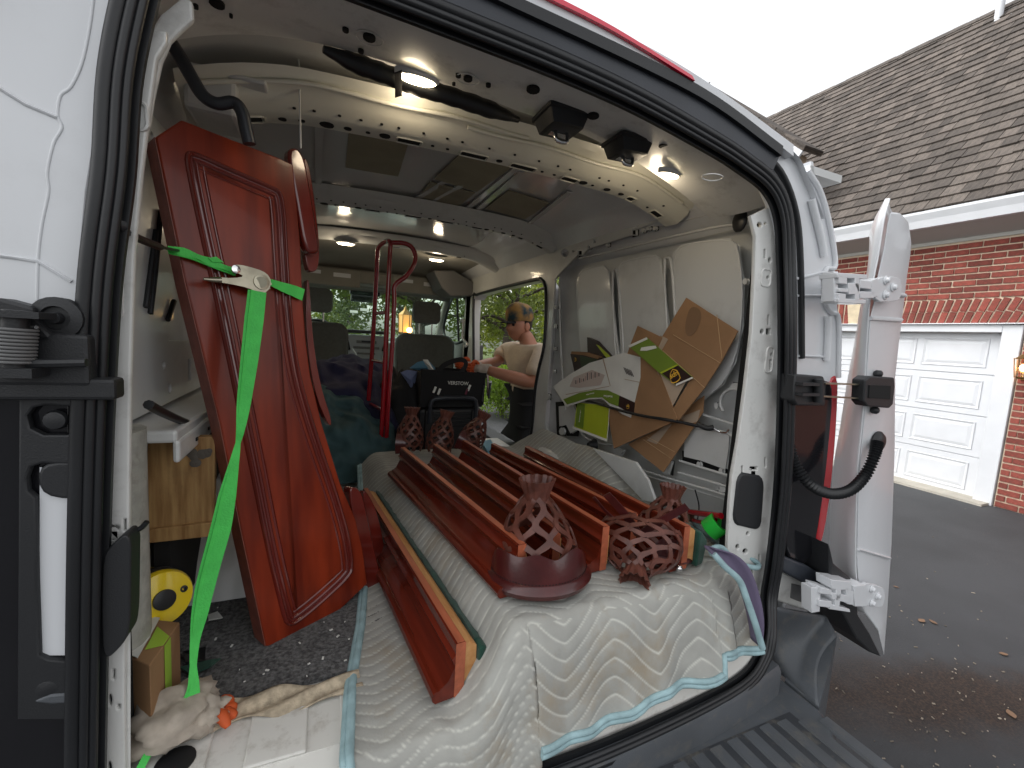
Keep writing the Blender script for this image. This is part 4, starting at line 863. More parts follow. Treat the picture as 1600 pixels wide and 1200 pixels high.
# vent pipe
r0 = ray(1560, 28); k = (nn.dot(V((ex, 0, e0+.04))-CAMP))/nn.dot(r0); q = CAMP+r0*k
g = G(); g.lathe([(.05, -.1), (.05, .42)], Matrix.Translation(q), 12); g.box(q+V((0, 0, -.02)), (.34, .32, .02), Matrix.Rotation(-PT, 3, 'Y')); g.build('vent_pipe', 'white', gar, smooth=40)
# gable-fronted wing beyond the van roof
WX = 6.05
a, b2 = on('X', WX, 1088, 127), on('X', WX, 1258, 230); dn = (b2-a).normalized(); up = dn.cross(V((1, 0, 0)))
if up.z < 0: up = -up
gw = thing('gable_wing', (WX+1, a.y, GZ), 'low shingled gable edge with white rake board above the van roof', 'roof')
ri = V((.42, 0, 0)); e2 = V((WX, a.y+.7, a.z-1.4))
for p_, q_ in ((a, b2), (a, e2)):
    d_ = (q_-p_).normalized(); u_ = d_.cross(V((1, 0, 0))); u_ = -u_ if u_.z < 0 else u_
    G().prism([p_, q_, q_-u_*.05, p_-u_*.05], ri).build('roof', 'shingle', gw)
    G().prism([p_-u_*.052, q_-u_*.052, q_-u_*.36, p_-u_*.36], (.04, 0, 0)).build('rake_board', 'white', gw)
    n_ = 14
    for i in range(n_):
        c_ = p_.lerp(q_, i/n_)-V((.04, 0, 0)); l_ = (q_-p_).length/n_*1.1
        G().prism([c_, c_+d_*l_, c_+d_*l_+ri, c_+ri], u_*.03).build('shingle_course', 'shingle', gw)
G().prism([V((WX+.15, b2.y+.2, GZ)), V((WX+.15, e2.y-.1, GZ)), V((WX+.15, e2.y-.1, e2.z)), a+V((.15, 0, -.2)), V((WX+.15, b2.y+.2, b2.z))], (.2, 0, 0)).build('gable_wall', 'mortar', gw)
g = G(); zt = lambda y: min(a.z-.2-(a.z-b2.z-.0)*max(0, (a.y-y)/(a.y-b2.y-.2)), a.z-.2-2.2*max(0, y-a.y))
for r_ in range(92):
    for k in range(14):
        z = GZ+.035+r_*.0735; y = b2.y+.33+k*.217+(r_ % 2)*.1
        if z < zt(y)-.06 and y < e2.y-.2: g.box((WX+.148, y, z), (.02, .205, .056))
g.build('brickwork', 'brick', gw, kind='stuff')
# wall lantern, lit
q = on('X', GX-.12, 1602, 575)
wl = thing('wall_lantern', q+V((.12, 0, 0)), 'small lit brass lantern on the brick wall beside the garage door', 'lamp')
brass = mat('aged_brass', (.30, .17, .06), .35, metal=1)
g = G(); g.box(q+V((.10, 0, -.02)), (.02, .10, .22)); g.tube([q+V((.10, 0, .10)), q+V((.03, 0, .17)), q+V((0, 0, .13))], .008, 6); g.lathe([(.10, .09), (.03, .15), (.006, .19)], Matrix.Translation(q), 8); g.lathe([(.06, -.12), (.066, -.10)], Matrix.Translation(q), 8)
for k in range(4): g.tube([q+V((math.cos(k*PI/2+.4)*.066, math.sin(k*PI/2+.4)*.066, -.11)), q+V((math.cos(k*PI/2+.4)*.09, math.sin(k*PI/2+.4)*.09, .10))], .005, 4)
g.build('lantern_frame', brass, wl); g = G(); g.lathe([(.058, -.10), (.082, .09)], Matrix.Translation(q), 8); g.build('lantern_glass', 'clear', wl)
MT['bulb'] = mat('warm_bulb', (1, .6, .3), .4, emit=(1, .45, .15), es=14)
g = G(); g.ball(q, .045, 6); g.build('bulb', 'bulb', wl, smooth=60)
# ---------------------------------------------------------------- lantern post ahead of the van
q = on('Y', 7.0, 633, 503); lp_ = thing('lamp_post', (q.x, q.y, GZ), 'lit lantern on a dark post seen through the windshield', 'lamp post')
g = G(); g.tube([V((q.x, q.y, GZ)), q+V((0, 0, -.22))], .04, 10); g.build('post', 'blackpl', lp_, smooth=50)
g = G(); g.lathe([(.125, .12), (.04, .20), (.015, .25), (.004, .28)], Matrix.Translation(q), 6); g.lathe([(.10, -.22), (.11, -.18)], Matrix.Translation(q), 6)
for k in range(6): g.tube([q+V((math.cos(k*PI/3)*.11, math.sin(k*PI/3)*.11, -.19)), q+V((math.cos(k*PI/3)*.115, math.sin(k*PI/3)*.115, .13))], .008, 4)
g.build('lantern_frame', brass, lp_); g = G(); g.lathe([(.10, -.18), (.108, .12)], Matrix.Translation(q), 6); g.build('lantern_glass', mat('amber_glass', (.80, .40, .12), .3, emit=(1, .45, .12), es=.6), lp_)
q2 = q+V((.05, -.16, -.14)); g = G(); g.ball(q2, .05, 6); g.build('bulb', 'bulb', lp_, smooth=60)
# ---------------------------------------------------------------- greenery
def leafmesh(name, spots, n, size, m, parent, seed=1, **k):
    rnd = random.Random(seed); vs = []; fs = []; tot = sum(r*r for _, r in spots)
    for c, r in spots:
        for _ in range(int(n*r*r/tot)):
            d = V((rnd.gauss(0, 1), rnd.gauss(0, 1), rnd.gauss(0, 1))).normalized(); q_ = V(c)+d*r*(rnd.random()**.35)*V((1, 1, .8)).x
            a = V((rnd.gauss(0, 1), rnd.gauss(0, 1), rnd.gauss(0, 1))).normalized(); b = a.orthogonal().normalized(); b.rotate(Matrix.Rotation(rnd.random()*6, 3, a)); c_ = a.cross(b); s = size*rnd.uniform(.6, 1.3); i = len(vs)
            vs += [q_-b*s, q_+c_*s*.45, q_+b*s, q_-c_*s*.45]; fs.append((i, i+1, i+2, i+3))
    return G().add(vs, fs).build(name, m, parent, **k)
def leafmat(name, c): 
    m = mat(name, c, .6, var=.45, vscale=1.2, isl=.45); bs = m.node_tree.nodes['Principled BSDF']
    t = m.node_tree; tr = t.nodes.new('ShaderNodeBsdfTranslucent'); mi = t.nodes.new('ShaderNodeMixShader'); mi.inputs[0].default_value = .35; tr.inputs[0].default_value = (c[0]*2.0, c[1]*2.0, c[2], 1)
    t.links.new(bs.outputs[0], mi.inputs[1]); t.links.new(tr.outputs[0], mi.inputs[2]); t.links.new(mi.outputs[0], t.nodes['Material Output'].inputs[0]); return m
LM = [leafmat('oak_leaf', (.11, .15, .03)), leafmat('maple_leaf', (.14, .17, .03)), leafmat('dark_leaf', (.05, .085, .025)), leafmat('bush_leaf', (.15, .24, .02))]
bark = mat('bark', (.10, .08, .06), .9, var=.5, vscale=12, bump=1, bscale=20, bdist=.02)
def tree(x, y, h, cr_, lm, lab, seed, n=9000, size=.13, low=.25, sparse=False):
    rnd = random.Random(seed); t = thing('tree', (x, y, GZ), lab, 'tree', 'trees beyond the driveway'); g = G(); sp = []
    tr = [V((x, y, GZ)), V((x+rnd.uniform(-.1, .1), y, GZ+h*.25)), V((x+rnd.uniform(-.3, .3), y, GZ+h*.5)), V((x+rnd.uniform(-.4, .4), y, GZ+h*.85))]
    g.tube(catmull(tr, 4), [.22*h/7*(1-.065*i) for i in range(13)], 8)
    for i in range(13):
        a = rnd.uniform(0, 2*PI); z = GZ+h*rnd.uniform(low, .8); l = cr_*rnd.uniform(.5, 1.0); b0 = V((x, y, z)); e = b0+V((math.cos(a)*l, math.sin(a)*l, l*rnd.uniform(.0, .5)))
        md = b0.lerp(e, .5)+V((0, 0, l*.12)); g.tube(catmull([b0, md, e], 4), [.075*h/7*(1-i_*.1) for i_ in range(9)], 6)
        for k in range(3 if not sparse else 2): sp.append((e+V((rnd.gauss(0, .3), rnd.gauss(0, .3), rnd.gauss(0, .3)))*cr_*.4, cr_*rnd.uniform(.18, .36)))
        for k in range(3):
            e2 = e+V((rnd.gauss(0, .4), rnd.gauss(0, .4), rnd.gauss(0, .3)))*cr_*.5; g.tube([md.lerp(e, .5), e.lerp(e2, .6), e2], [.02, .012, .005], 4)
    sp.append((V((x, y, GZ+h*.9)), cr_*.4)); g.build('trunk', bark, t, smooth=60); leafmesh('crown', sp, n, size, lm, t, seed)
    return t
tree(5.2, 12.5, 6.5, 3.0, LM[0], 'olive green tree with bare twisting branches behind the man', 1, 3600, .085, sparse=True)
tree(10.5, 14.0, 7.5, 3.0, LM[1], 'yellowish tree at the right edge of the side doorway', 2, 8000, .09)
tree(12.0, 26.0, 4.6, 3.4, LM[1], 'rounded light green tree in the distance above the pickup', 3, 9000, .13, low=.1)
tree(2.6, 14.0, 7.0, 3.0, LM[0], 'tree with forked trunk in the windshield behind the passenger seat', 4, 9000, .085)
tree(-1.6, 15.0, 7.5, 3.4, LM[2], 'dark green tree seen behind the mirror of the van', 5, 11000, .09, low=.12)
tree(-5.0, 17.0, 8.0, 3.5, LM[0], 'green tree on the driver side of the windshield', 6, 9000, .1)
tree(.8, 24.0, 8.5, 4.5, LM[1], 'tall pale tree standing behind the lantern post', 7, 9000, .14, low=.08)
tree(22.0, 34.0, 8.0, 5.0, LM[2], 'large dark tree farthest off past the yellowish one', 8, 9000, .2, low=.05)
for x, y, s, lab, sd_ in ((2.9, 7.2, 1.15, 'bright green clipped shrub beside the driveway behind the man', 21), (3.95, 7.9, .8, 'smaller shrub tucked behind the bright clipped one', 22)):
    t = thing('shrub', (x, y, GZ), lab, 'shrub', 'shrubs edging the driveway'); rnd = random.Random(sd_)
    sp = [(V((x+rnd.uniform(-.55, .55)*s, y+rnd.uniform(-.4, .4)*s, GZ+rnd.uniform(.20, .72)*s)), rnd.uniform(.22, .32)*s) for _ in range(26)]
    g = G()
    for k in range(9): a = k*.7; g.tube([V((x, y, GZ)), V((x+math.cos(a)*.3*s, y+math.sin(a)*.3*s, GZ+.55*s))], [.02, .008], 5)
    g.build('stems', bark, t); leafmesh('foliage', sp, 9000, .032, LM[3], t, sd_)
q = on('Z', GZ, 735, 652)
# small dark pickup far off
q = V((14.2, 40, GZ)); cr_t = thing('parked_pickup', q, 'dark pickup with white stripe parked far down the road', 'pickup')
g = G(); g.loft([[q+V((x, y, z)) for x, z in ((-2.6, .45), (2.6, .45), (2.6, 1.05), (1.0, 1.15), (-2.6, 1.1))] for y in (-.9, .9)]); g.build('body', mat('pickup_paint', (.5, .5, .5), .3), cr_t, bevel=.05)
g = G(); g.loft([[q+V((x, y, z)) for x, z in ((-1.4, 1.1), (1.1, 1.15), (.6, 1.75), (-1.1, 1.75))] for y in (-.8, .8)]); g.build('cab', 'screen', cr_t, bevel=.05)
for x in (-1.7, 1.7):
    for y in (-.9, .9): g = G(); g.lathe([(.38, -.1), (.38, .1)], Matrix.Translation(q+V((x, y, .38))) @ Matrix.Rotation(R(90), 4, 'X'), 16); g.build('wheel', 'rubber', cr_t)

# ================================================================ CARGO
def lerp(a, b, t): return a+(b-a)*t
def sst(a, b, x): t = max(0, min(1, (x-a)/(b-a))); return t*t*(3-2*t)
def pw_(tab, y):
    tab = sorted(tab)
    if y <= tab[0][0]: return tab[0][1]
    for (a, va), (b, vb) in zip(tab, tab[1:]):
        if a <= y <= b: return lerp(va, vb, (y-a)/(b-a))
    return tab[-1][1]
PH = .165
# ---------------------------------------------------------------- carpet mat, burlap
g = G(); mp_ = [on('Z', .012, *p) for p in [(345, 1092), (400, 1078), (470, 1066), (548, 1046), (600, 1030)]]+[V((-.10, 1.35, .012)), V((-.74, 1.35, .012)), V((-.74, .18, .012)), V((-.66, .155, .012))]
g.prism(mp_, (0, 0, -.011)); tag(g.build('carpet_mat', 'carpet'), 'dark grey speckled carpet mat under the leaning red panel', 'mat')
g = G(); a = catmull([on('Z', .018, *p) for p in [(330, 1106), (375, 1088), (430, 1076), (490, 1066), (560, 1050)]], 8)
g.grid(lambda u, v: (lambda k: a[min(int(u*(len(a)-1)), len(a)-1)]+V((.01*v, -.052*v*(1-.2*math.sin(u*9)), -.011*v+.007*math.sin(v*9+u*14)*(1-v*.4))))(0), 31, 10)
tag(g.build('burlap_strip', 'burlap', smooth=80, solid=.003), 'frayed beige burlap strip along the rear edge of the carpet', 'cloth')
# ---------------------------------------------------------------- quilted moving blanket
xl = lambda y: pw_([(1.36, -.22), (.63, -.25), (.30, -.29), (.1, -.325), (-.1, -.342)], y)
xr = lambda y: pw_([(1.36, .70), (.9, .70), (.45, .79), (.15, .73), (-.05, .70)], y)
hem = [(-.5, -.45), (.012, -.45), (.02, None)]
hemp = sorted([(q.x, q.z) for q in [on('Y', -.128, *p) for p in [(852, 1168), (925, 1148), (1003, 1106), (1075, 1076), (1137, 1058), (1141, 1034), (1190, 1024)]]])
def qh(x, y):
    rdg = -.005-.10*max(y, 0); h = PH*sst(rdg-.15-.03*y, rdg, x)
    if x > .55 and y > .35: h += .13*sst(.55, .72, x)*sst(.40, .62, y)*(1-sst(1.2, 1.42, y)*.6)
    return h+.012
def qpt(u, v):
    # v<=.74: lies on top; beyond: hangs
    if v <= .74:
        y0 = -.035; t = v/.74; y = lerp(1.36, y0, t); x = lerp(xl(y), xr(y), u)
        ye = lerp(-.07, -.03+.03*x, sst(-.12, .02, x)); y = lerp(1.36, ye, t); x = lerp(xl(y), xr(y), u); return V((x, y, qh(x, y))), 1.36-y, x
    t = (v-.74)/.26; x = lerp(xl(-.05), xr(-.05), u); k = sst(-.12, .02, x); ye = lerp(-.07, -.03+.03*x, k)
    h = qh(x, ye); ze = lerp(-.48, pw_(hemp, x), 1 if x > .012 else 0); xs = x-(.02*t if x > .6 else 0)
    if x <= .012: xs = x+.03*t*sst(-.3, .0, x)
    D = h-ze; tt = t; r = min(.03, D*.3)
    z = h-D*(t**1.12); y = ye-lerp(.075, ye+.128, k)*min(1, (t*D)**.62/(.25**.62))*(1 if k > .5 else 1.0)
    y -= (.007*math.sin(x*26+1)+.004*math.sin(x*57))*t*sst(0, .3, t)
    return V((xs, y, z)), 1.36-ye+t*D, x
def tri(a): a = a % 1; t = abs(a*2-1)*2-1; return .55*t+.45*math.cos(2*PI*a)
NU, NV = 210, 430; pts = []; info = []
for j in range(NV+1):
    for i in range(NU+1):
        p, s, x = qpt(i/NU, j/NV); pts.append(p); info.append((s, x))
vs = []; stv = []; W_ = NU+1
for j in range(NV+1):
    for i in range(NU+1):
        p = pts[j*W_+i]; a = pts[j*W_+min(i+1, NU)]-pts[j*W_+max(i-1, 0)]; b = pts[min(j+1, NV)*W_+i]-pts[max(j-1, 0)*W_+i]; n_ = b.cross(a)
        n_ = n_.normalized() if n_.length > 1e-9 else V((0, 0, 1)); n_ = -n_ if n_.dot(V((0, -.5, 1))) < 0 else n_
        s, x = info[j*W_+i]; ph = (s+.022*tri(x/.20+.12*math.sin(s*3))+.005*math.sin(x*31)+.012*noise.noise(V((x*7, s*7, 2))))/.029
        if s > 1.40 and x > .0: ph = (s+.040*tri(x/.25+.15*math.sin(s*5))+.018*noise.noise(V((x*6, s*6, 2))))/.034
        puff = abs(math.sin(PI*ph))**.55
        wr = noise.noise(V((x*9, s*9, 1.3)))*.006+noise.noise(V((x*30, s*30, 4)))*.0022
        if s > 1.38: wr *= 1.8
        stv.append(max(0, 1-abs(math.sin(PI*ph))/.30)*.8)
        vs.append(p+n_*((.0024 if x > .0 else .0018)*puff+wr*.6*(1-.5*(x < -.2))))
g = G(); g.add(vs, [(j*W_+i, (j+1)*W_+i, (j+1)*W_+i+1, j*W_+i+1) for j in range(NV) for i in range(NU)])
m = mat('quilt', (.385, .385, .355), .95, var=.22, vscale=7, dirt=.62, dscale=4.5, dcol=(.30, .22, .12), bump=.35, bscale=260)
q_ = thing('moving_blanket', (.2, .5, .0), 'pale quilted moving blanket with blue binding draped over the load and sill', 'blanket')
qo = g.build('quilt', m, q_, smooth=180)
at = qo.data.attributes.new('thread', 'FLOAT', 'POINT'); at.data.foreach_set('value', stv)
t_ = m.node_tree; an = t_.nodes.new('ShaderNodeAttribute'); an.attribute_name = 'thread'; b_ = t_.nodes['Principled BSDF']; s0 = b_.inputs['Base Color'].links[0].from_socket
mm = t_.nodes.new('ShaderNodeMix'); mm.data_type = 'RGBA'; mm.inputs[7].default_value = (.62, .62, .56, 1); t_.links.new(an.outputs['Fac'], mm.inputs[0]); t_.links.new(s0, mm.inputs[6]); t_.links.new(mm.outputs[2], b_.inputs['Base Color'])
g = G()
lh_ = [V(vs[j*W_]) for j in range(0, NV+1, 4)]; g.tube(lh_, .009, 8)
g.tube([p+V((-.010, -.004, -.002)) for p in lh_], .007, 8); g.build('hem_binding', 'bind', q_, smooth=60)
i0 = next(i for i in range(NU+1) if info[NV*W_+i][1] > .012)+1
hp = [V(vs[NV*W_+i]) for i in range(i0, NU+1, 2)]
g = G(); g.tube([p+V((0, -.002, 0)) for p in hp], .007, 8); g.tube([p+V((0, -.004, -.010)) for p in hp], .0065, 8); g.build('hem_binding', 'bind', q_, smooth=60)
# far folded layer showing its purple backing at the right
b3 = thing('folded_blanket', (.75, .1, .05), 'purple backed blanket edge folded beside the right door pillar', 'blanket')
def plerp(L, t):
    k = t*(len(L)-1); i = min(int(k), len(L)-2); return L[i].lerp(L[i+1], k-i)
ou = catmull([on('Y', y, *p) for y, p in ((-0.040, (1118, 858)), (-0.060, (1150, 868)), (-0.080, (1172, 890)), (-0.095, (1187, 930)), (-0.110, (1194, 970)), (-0.120, (1192, 1008)))], 6)
inn = catmull([on('Y', y, *p) for y, p in ((-0.060, (1112, 864)), (-0.080, (1130, 884)), (-0.090, (1152, 905)), (-0.105, (1164, 935)), (-0.120, (1176, 970)), (-0.130, (1188, 1010)))], 6)
g = G(); g.grid(lambda u, v: plerp(ou, u).lerp(plerp(inn, u), v)+V((.0, .03*math.sin(v*PI), -.0)), 24, 8); g.build('backing', 'purplec', b3, smooth=80, solid=.004)
g = G(); g.tube([p+V((0, -.006, 0)) for p in inn], .008, 8); g.tube(catmull([on('Y', y, *p) for y, p in ((.28, (1076, 806)), (.2, (1100, 832)), (.1, (1128, 850)), (.04, (1160, 866)), (.02, (1184, 880)), (.0, (1180, 887)), (.0, (1150, 878)), (.0, (1128, 856)), (.0, (1112, 858)), (.0, (1112, 866)))], 6), .0075, 8); g.build('binding', 'bind', b3, smooth=60)
g = G(); g.grid(lambda u, v: V((.70+.10*v, .95-.75*u, .19-.16*u*v-.07*u+.02*math.sin(u*20)*v)), 24, 6); g.build('side_fold', m, b3, smooth=80, solid=.006)
# ---------------------------------------------------------------- pool table rails
prof = [(-.088, 0), (-.098, .006), (-.101, .014), (-.096, .022), (-.086, .026), (-.074, .026), (-.072, .030), (-.060, .033), (-.044, .040), (-.030, .052), (-.021, .068), (-.018, .082), (-.020, .086), (-.014, .092), (-.012, .100), (-.0125, .117), (-.0095, .120), (.006, .120), (.009, .117), (.009, 0)]
prof = [(x*.60 if x < -.02 else x, z) if x < -.02 else (x, z) for x, z in prof]
prof = [(min(x, -.0205) if z < .068 and x < 0 else x, z) for x, z in prof]
pine_ = [(.0095, .012), (.0095, .112), (.026, .108), (.036, .100), (.038, .012)]
pine0 = [(.0095, .012), (.0095, .095), (.016, .09), (.016, .012)]
felt_ = [(.0385, .0), (.0385, .106), (.050, .102), (.078, .070), (.070, .012), (.056, .0)]
def rail(near, far, zt, lab, felt=False, flip=1, lean=0):
    a, b = on('Z', zt, *near), on('Z', zt, *far); d = (b-a); L = d.length; yaw_ = math.atan2(-d.x, d.y)
    t = thing('table_rail', (a.x, a.y, zt-.12), lab, 'wooden rail', 'pool table rails on the blanket', (0, lean, yaw_))
    def body(pr, y0, y1, cut=0): return [[V((x*flip, y0, z)) for x, z in pr], [V((x*flip, y1, z)) for x, z in pr]]
    g = G(); g.loft(body(prof, 0, L, .35)); g.build('profiled_board', 'rail', t, local=True, smooth=32)
    g = G(); g.prism([V((x*flip, .0, .1202)) for x in (-.0095, .006)]+[V((x*flip, L, .1202)) for x in (.006, -.0095)], (0, 0, .0012)); g.prism([V((-.0125*flip, -.0012, .0)), V((.009*flip, -.0012, 0)), V((.009*flip, -.0012, .119)), V((-.0125*flip, -.0012, .119))], (0, .001, 0)); g.build('sawn_edge', 'railtop', t, local=True)
    g = G(); g.loft(body(pine_ if felt else pine0, .004, L-.01)); g.build('pine_backing', 'pine', t, local=True)
    if felt:
        rr_ = random.Random(4); ys = [.02+(L-.02)*k/40 for k in range(41)]
        g = G(); g.loft([[V((x+rr_.uniform(-.002, .002), y, z+rr_.uniform(-.002, .002))) for x, z in felt_] for y in ys]); g.build('felt_cushion', 'felt', t, local=True, smooth=50)
        g = G(); g.prism([V((.038, -.010, .0)), V((.072, -.004, .0)), V((.084, -.004, .066)), V((.052, -.008, .100)), V((.038, -.010, .100))], (0, .04, 0)); g.build('cloth_end', 'felt', t, local=True, bevel=.006)
    return t, a, b
tz = PH+.012+.0075+.12
RR = [rail((817, 850), (630, 699), tz, 'cherry rail nearest the left edge of the blanketed load, behind the left basket pocket'),
      rail((872, 826), (681, 694), tz, 'cherry rail second from the left on the load'),
      rail((948, 822), (726, 688), tz, 'cherry rail in the middle of the load, ending under the toppled pocket'),
      rail((993, 803), (771, 693), tz, 'cherry rail with a pale sawn end right of the middle one'),
      rail((1075, 822), (824, 697), tz, 'cherry rail nearest the right wall ending beside the green felt tip', felt=True)]
rl = rail((722, 1003), (572, 763), .145, 'cherry rail with raw pine and green felt lying alone on the left', felt=True)
for r_ in RR: print('rail', r_[1], r_[2])
# ---------------------------------------------------------------- leather pockets
def ribbon(g, pts, nrm, w_, t_, wtab=None):
    b = len(g.f); g.strip(pts, nrm, w_, t_); n = len(pts)-1
    for k in range(n):
        g.m[b+k*4] = 1; g.m[b+k*4+1] = 1; g.m[b+k*4+3] = 1
def pocket(loc, rot, s, lab, apron=True, arcc=-90, arc=150, straps=False, seed=0, tilt=(0, 0), squash=1.0, nr=.080, nh=.150):
    rnd = random.Random(seed); t = thing('leather_pocket', loc, lab, 'leather pocket', 'leather net pockets lying on the rails', rot); t.scale = (s, s, s)
    def prf(u): return lerp(nr, .024, u**1.35)+.016*math.sin(u*PI)
    def S(th, u): r = prf(u); return V((math.cos(th)*r*squash+tilt[0]*u*nh, math.sin(th)*r+tilt[1]*u*nh, .012+u*nh+.004*math.sin(th*3+seed)))
    N = 16; g = G()
    for k in range(N):
        for sg in (1,):
            th0 = 2*PI*k/N; pts = []; nm = []
            for i in range(43):
                u = i/42; th = th0+math.sin(PI*6.0*u+(k % 2)*PI+.4)*PI/N*1.02+.05*rnd.uniform(-1, 1)*0
                p = S(th, u); p2 = S(th+.02, u); p3 = S(th, min(u+.02, 1.0)) if u < .98 else S(th, u)+V((0, 0, .01)); n_ = (p2-p).cross(p3-p).normalized(); pts.append(p+n_*.0015*(k % 2)); nm.append(n_)
            ribbon(g, pts, nm, [.0105+.003*abs(math.sin(PI*6*i/42+.9)) for i in range(43)], .0038)
    g.build('net', ['net', 'rawhide'], t, local=True, smooth=30)
    g = G(); rings = []; top = S(0, 1)*0+V((tilt[0]*nh, tilt[1]*nh, .012+nh))
    for r, z, cr_ in ((.026, -.012, .5), (.0255, .0, .6), (.028, .012, 1.2), (.034, .030, 2.6), (.0375, .040, 3.2), (.0345, .040, 3), (.030, .028, 2), (.022, .005, .5)):
        rings.append([top+V((math.cos(a*2*PI/48)*(r+.0009*cr_*math.cos(a*2*PI/48*14)), math.sin(a*2*PI/48)*(r+.0009*cr_*math.cos(a*2*PI/48*14)), z+.0006*cr_*math.sin(a*1.7))) for a in range(48)])
    b = len(g.f); g.loft(rings, cap=False)
    for k in range(len(rings)-1):
        if k >= 4:
            for i in range(48): g.m[b+k*48+i] = 1
    g.build('collar', ['net', 'rawhide'], t, local=True, smooth=35)
    if apron:
        g = G(); rg = []; n_ = 40
        for i in range(n_+1):
            u = i/n_; a = R(arcc-arc/2+arc*u); e = abs(u-.5)*2
            hh = .078+.005*math.sin(u*PI*6)-.003*math.sin(u*23)-.02*(e**6); R0 = .100
            prs = [(R0-.004, .0), (R0+.008, .002), (R0+.013, .012), (R0+.008, .022), (R0+.001, .026), (R0-.001, .05), (R0-.006+.004*math.sin(u*17), hh), (R0-.010, hh-.002), (R0-.006, .05), (R0-.008, .02)]
            rg.append([V((math.cos(a)*r, math.sin(a)*r*.92, z)) for r, z in prs])
        g.loft(rg); ap_ = g.build('apron', 'leather', t, local=True, smooth=40)
        g = G()
        for i in range(44):
            a = R(arcc-arc/2+arc*(i+.5)/44); g.box((math.cos(a)*.1005, math.sin(a)*.1005*.92, .0285), (.003, .003, .0015), Matrix.Rotation(a, 3, 'Z'))
        g.build('stitching', mat('dark_thread', (.02, .006, .006), .8) if 'th' not in MT else MT['th'], ap_, local=True, kind='stuff')
        g = G(); g.lathe([(.0, .0), (.088, .0), (.088, .004), (0, .004)], None, 24); g.build('pocket_iron', 'rail', t, local=True)
    if straps:
        for k, (pts, w_) in enumerate(straps):
            g = G(); P_ = catmull([V(p) for p in pts], 5); ribbon(g, P_, V((0, 0, 1)) if abs((P_[-1]-P_[0]).normalized().z) < .8 else V((0, -1, 0)), w_, .0035); g.build('leather_tab', ['leather', 'rawhide'], t, local=True, smooth=40)
    return t
MT['th'] = mat('thread', (.02, .006, .006), .8)
z0 = PH+.022
p1 = on('Z', z0, 866, 930)
pocket(p1+V((.0, .085, 0)), (R(-4), 0, R(4)), 1.2, 'upright net pocket with a wide oxblood leather apron at the left', seed=1, arcc=-112, arc=165, tilt=(.0, .10))
p3 = on('Z', z0, 1052, 886)
pocket(p3+V((.02, .085, .0)), (R(0), R(4), R(12)), .95, 'net pocket with small apron tilted at the right end behind the toppled one', seed=2, arcc=-95, arc=110, tilt=(.22, .0),
       straps=[([(.06, -.05, .09), (.085, -.07, .06), (.115, -.10, .03), (.15, -.12, .006), (.19, -.12, .004)], .012)])
p2 = on('Z', z0+.080, 1000, 826)
pocket(p2, (R(115), R(-4), R(-44)), 1.0, 'toppled net pocket with its cuff toward the doorway and two loose tabs', apron=False, seed=3, squash=1.5, nr=.070, nh=.125,
       straps=[([(-.0, .02, .04), (-.035, .065, .02), (-.085, .125, .01)], .024), ([(.01, .03, .04), (.05, .055, .02), (.12, .10, -.005)], .022), ([(-.05, .03, .02), (-.09, .06, .01), (-.12, .11, .012)], .008)])
g = G(); g.ball(on('Z', z0+.012, 1061, 888), .010, 8); g.tube([on('Z', z0+.012, 1061, 888), on('Z', z0+.012, 1050, 878)], .004, 6); tag(g.build('bolt', 'chrome', smooth=60), 'round headed steel bolt on the blanket beside the small leather apron', 'bolt')
for i, (px, rot, lab) in enumerate((((643, 708), (R(-4), R(3), 0), 'far net pocket at the left, cuff facing up'), ((688, 712), (R(0), R(14), R(20)), 'far net pocket in the middle, smallest looking cuff'), ((735, 706), (R(0), R(24), R(-10)), 'far net pocket leaning toward the side doorway'))):
    q = on('Z', PH+.05, *px); 
    pocket(q+V((0, .07, -.01)), rot, .95, lab, apron=False, seed=5+i, nr=.060, nh=.17, squash=1,
           straps=[([(-.05, -.05, .0), (-.055, -.06, .05), (-.05, -.04, .09)], .05)] if i != 1 else False)
g = G(); g.prism([on('Z', .20, *p) for p in [(752, 695), (766, 692), (775, 706), (762, 712)]], (0, 0, .02)); tag(g.build('crumpled_label', mat('blue_label', (.2, .45, .6), .5)), 'scrap of blue and white plastic between the far rail ends', 'wrapper')
# ---------------------------------------------------------------- leaning table panel
p0 = on('Z', .012, 418, 1010); aa = R(31); N_ = V((math.sin(aa), -math.cos(aa), .10)).normalized()
fp = [(284, 187), (360, 217), (437, 247), (458, 257), (464, 320), (470, 388), (473, 467), (478, 530), (485, 587), (503, 662), (532, 756), (556, 812), (567, 860), (574, 912), (522, 962), (472, 1008), (416, 1010), (376, 822), (345, 665), (290, 440), (243, 214)]
W3 = [onp(p0, N_, *p) for p in fp]
pn = thing('billiard_table_apron', p0, 'tall red cherry table panel with raised moulding leaning at the left', 'wooden panel')
th_ = -N_*.055
g = G(); g.prism(W3, th_); po = g.build('board', 'cherry', pn, bevel=.003)
# sawn edge skin on the left side
g = G(); ed = [W3[20], W3[19], W3[18], W3[17], W3[16]]
for a, b in zip(ed, ed[1:]): nrm = (b-a).cross(N_).normalized(); nrm = nrm if nrm.x < 0 else -nrm; g.hexa([a-N_*.002, b-N_*.002, b+th_, a+th_], [x+nrm*.0015 for x in (a-N_*.002, b-N_*.002, b+th_, a+th_)])
g.build('sawn_edge', 'cherrys', pn)
loop = [(287, 238), (300, 234), (360, 262), (425, 290), (440, 299), (446, 325), (450, 400), (455, 480), (464, 560), (478, 620), (500, 690), (528, 770), (546, 835), (553, 885), (545, 903), (500, 945), (462, 976), (448, 979), (440, 965), (415, 860), (392, 745), (370, 640), (337, 480), (310, 360), (290, 265)]
lw = [onp(p0, N_, *p) for p in loop]; cen = sum(lw, V((0, 0, 0)))/len(lw)
lw = smoothp(lw, 2, True)
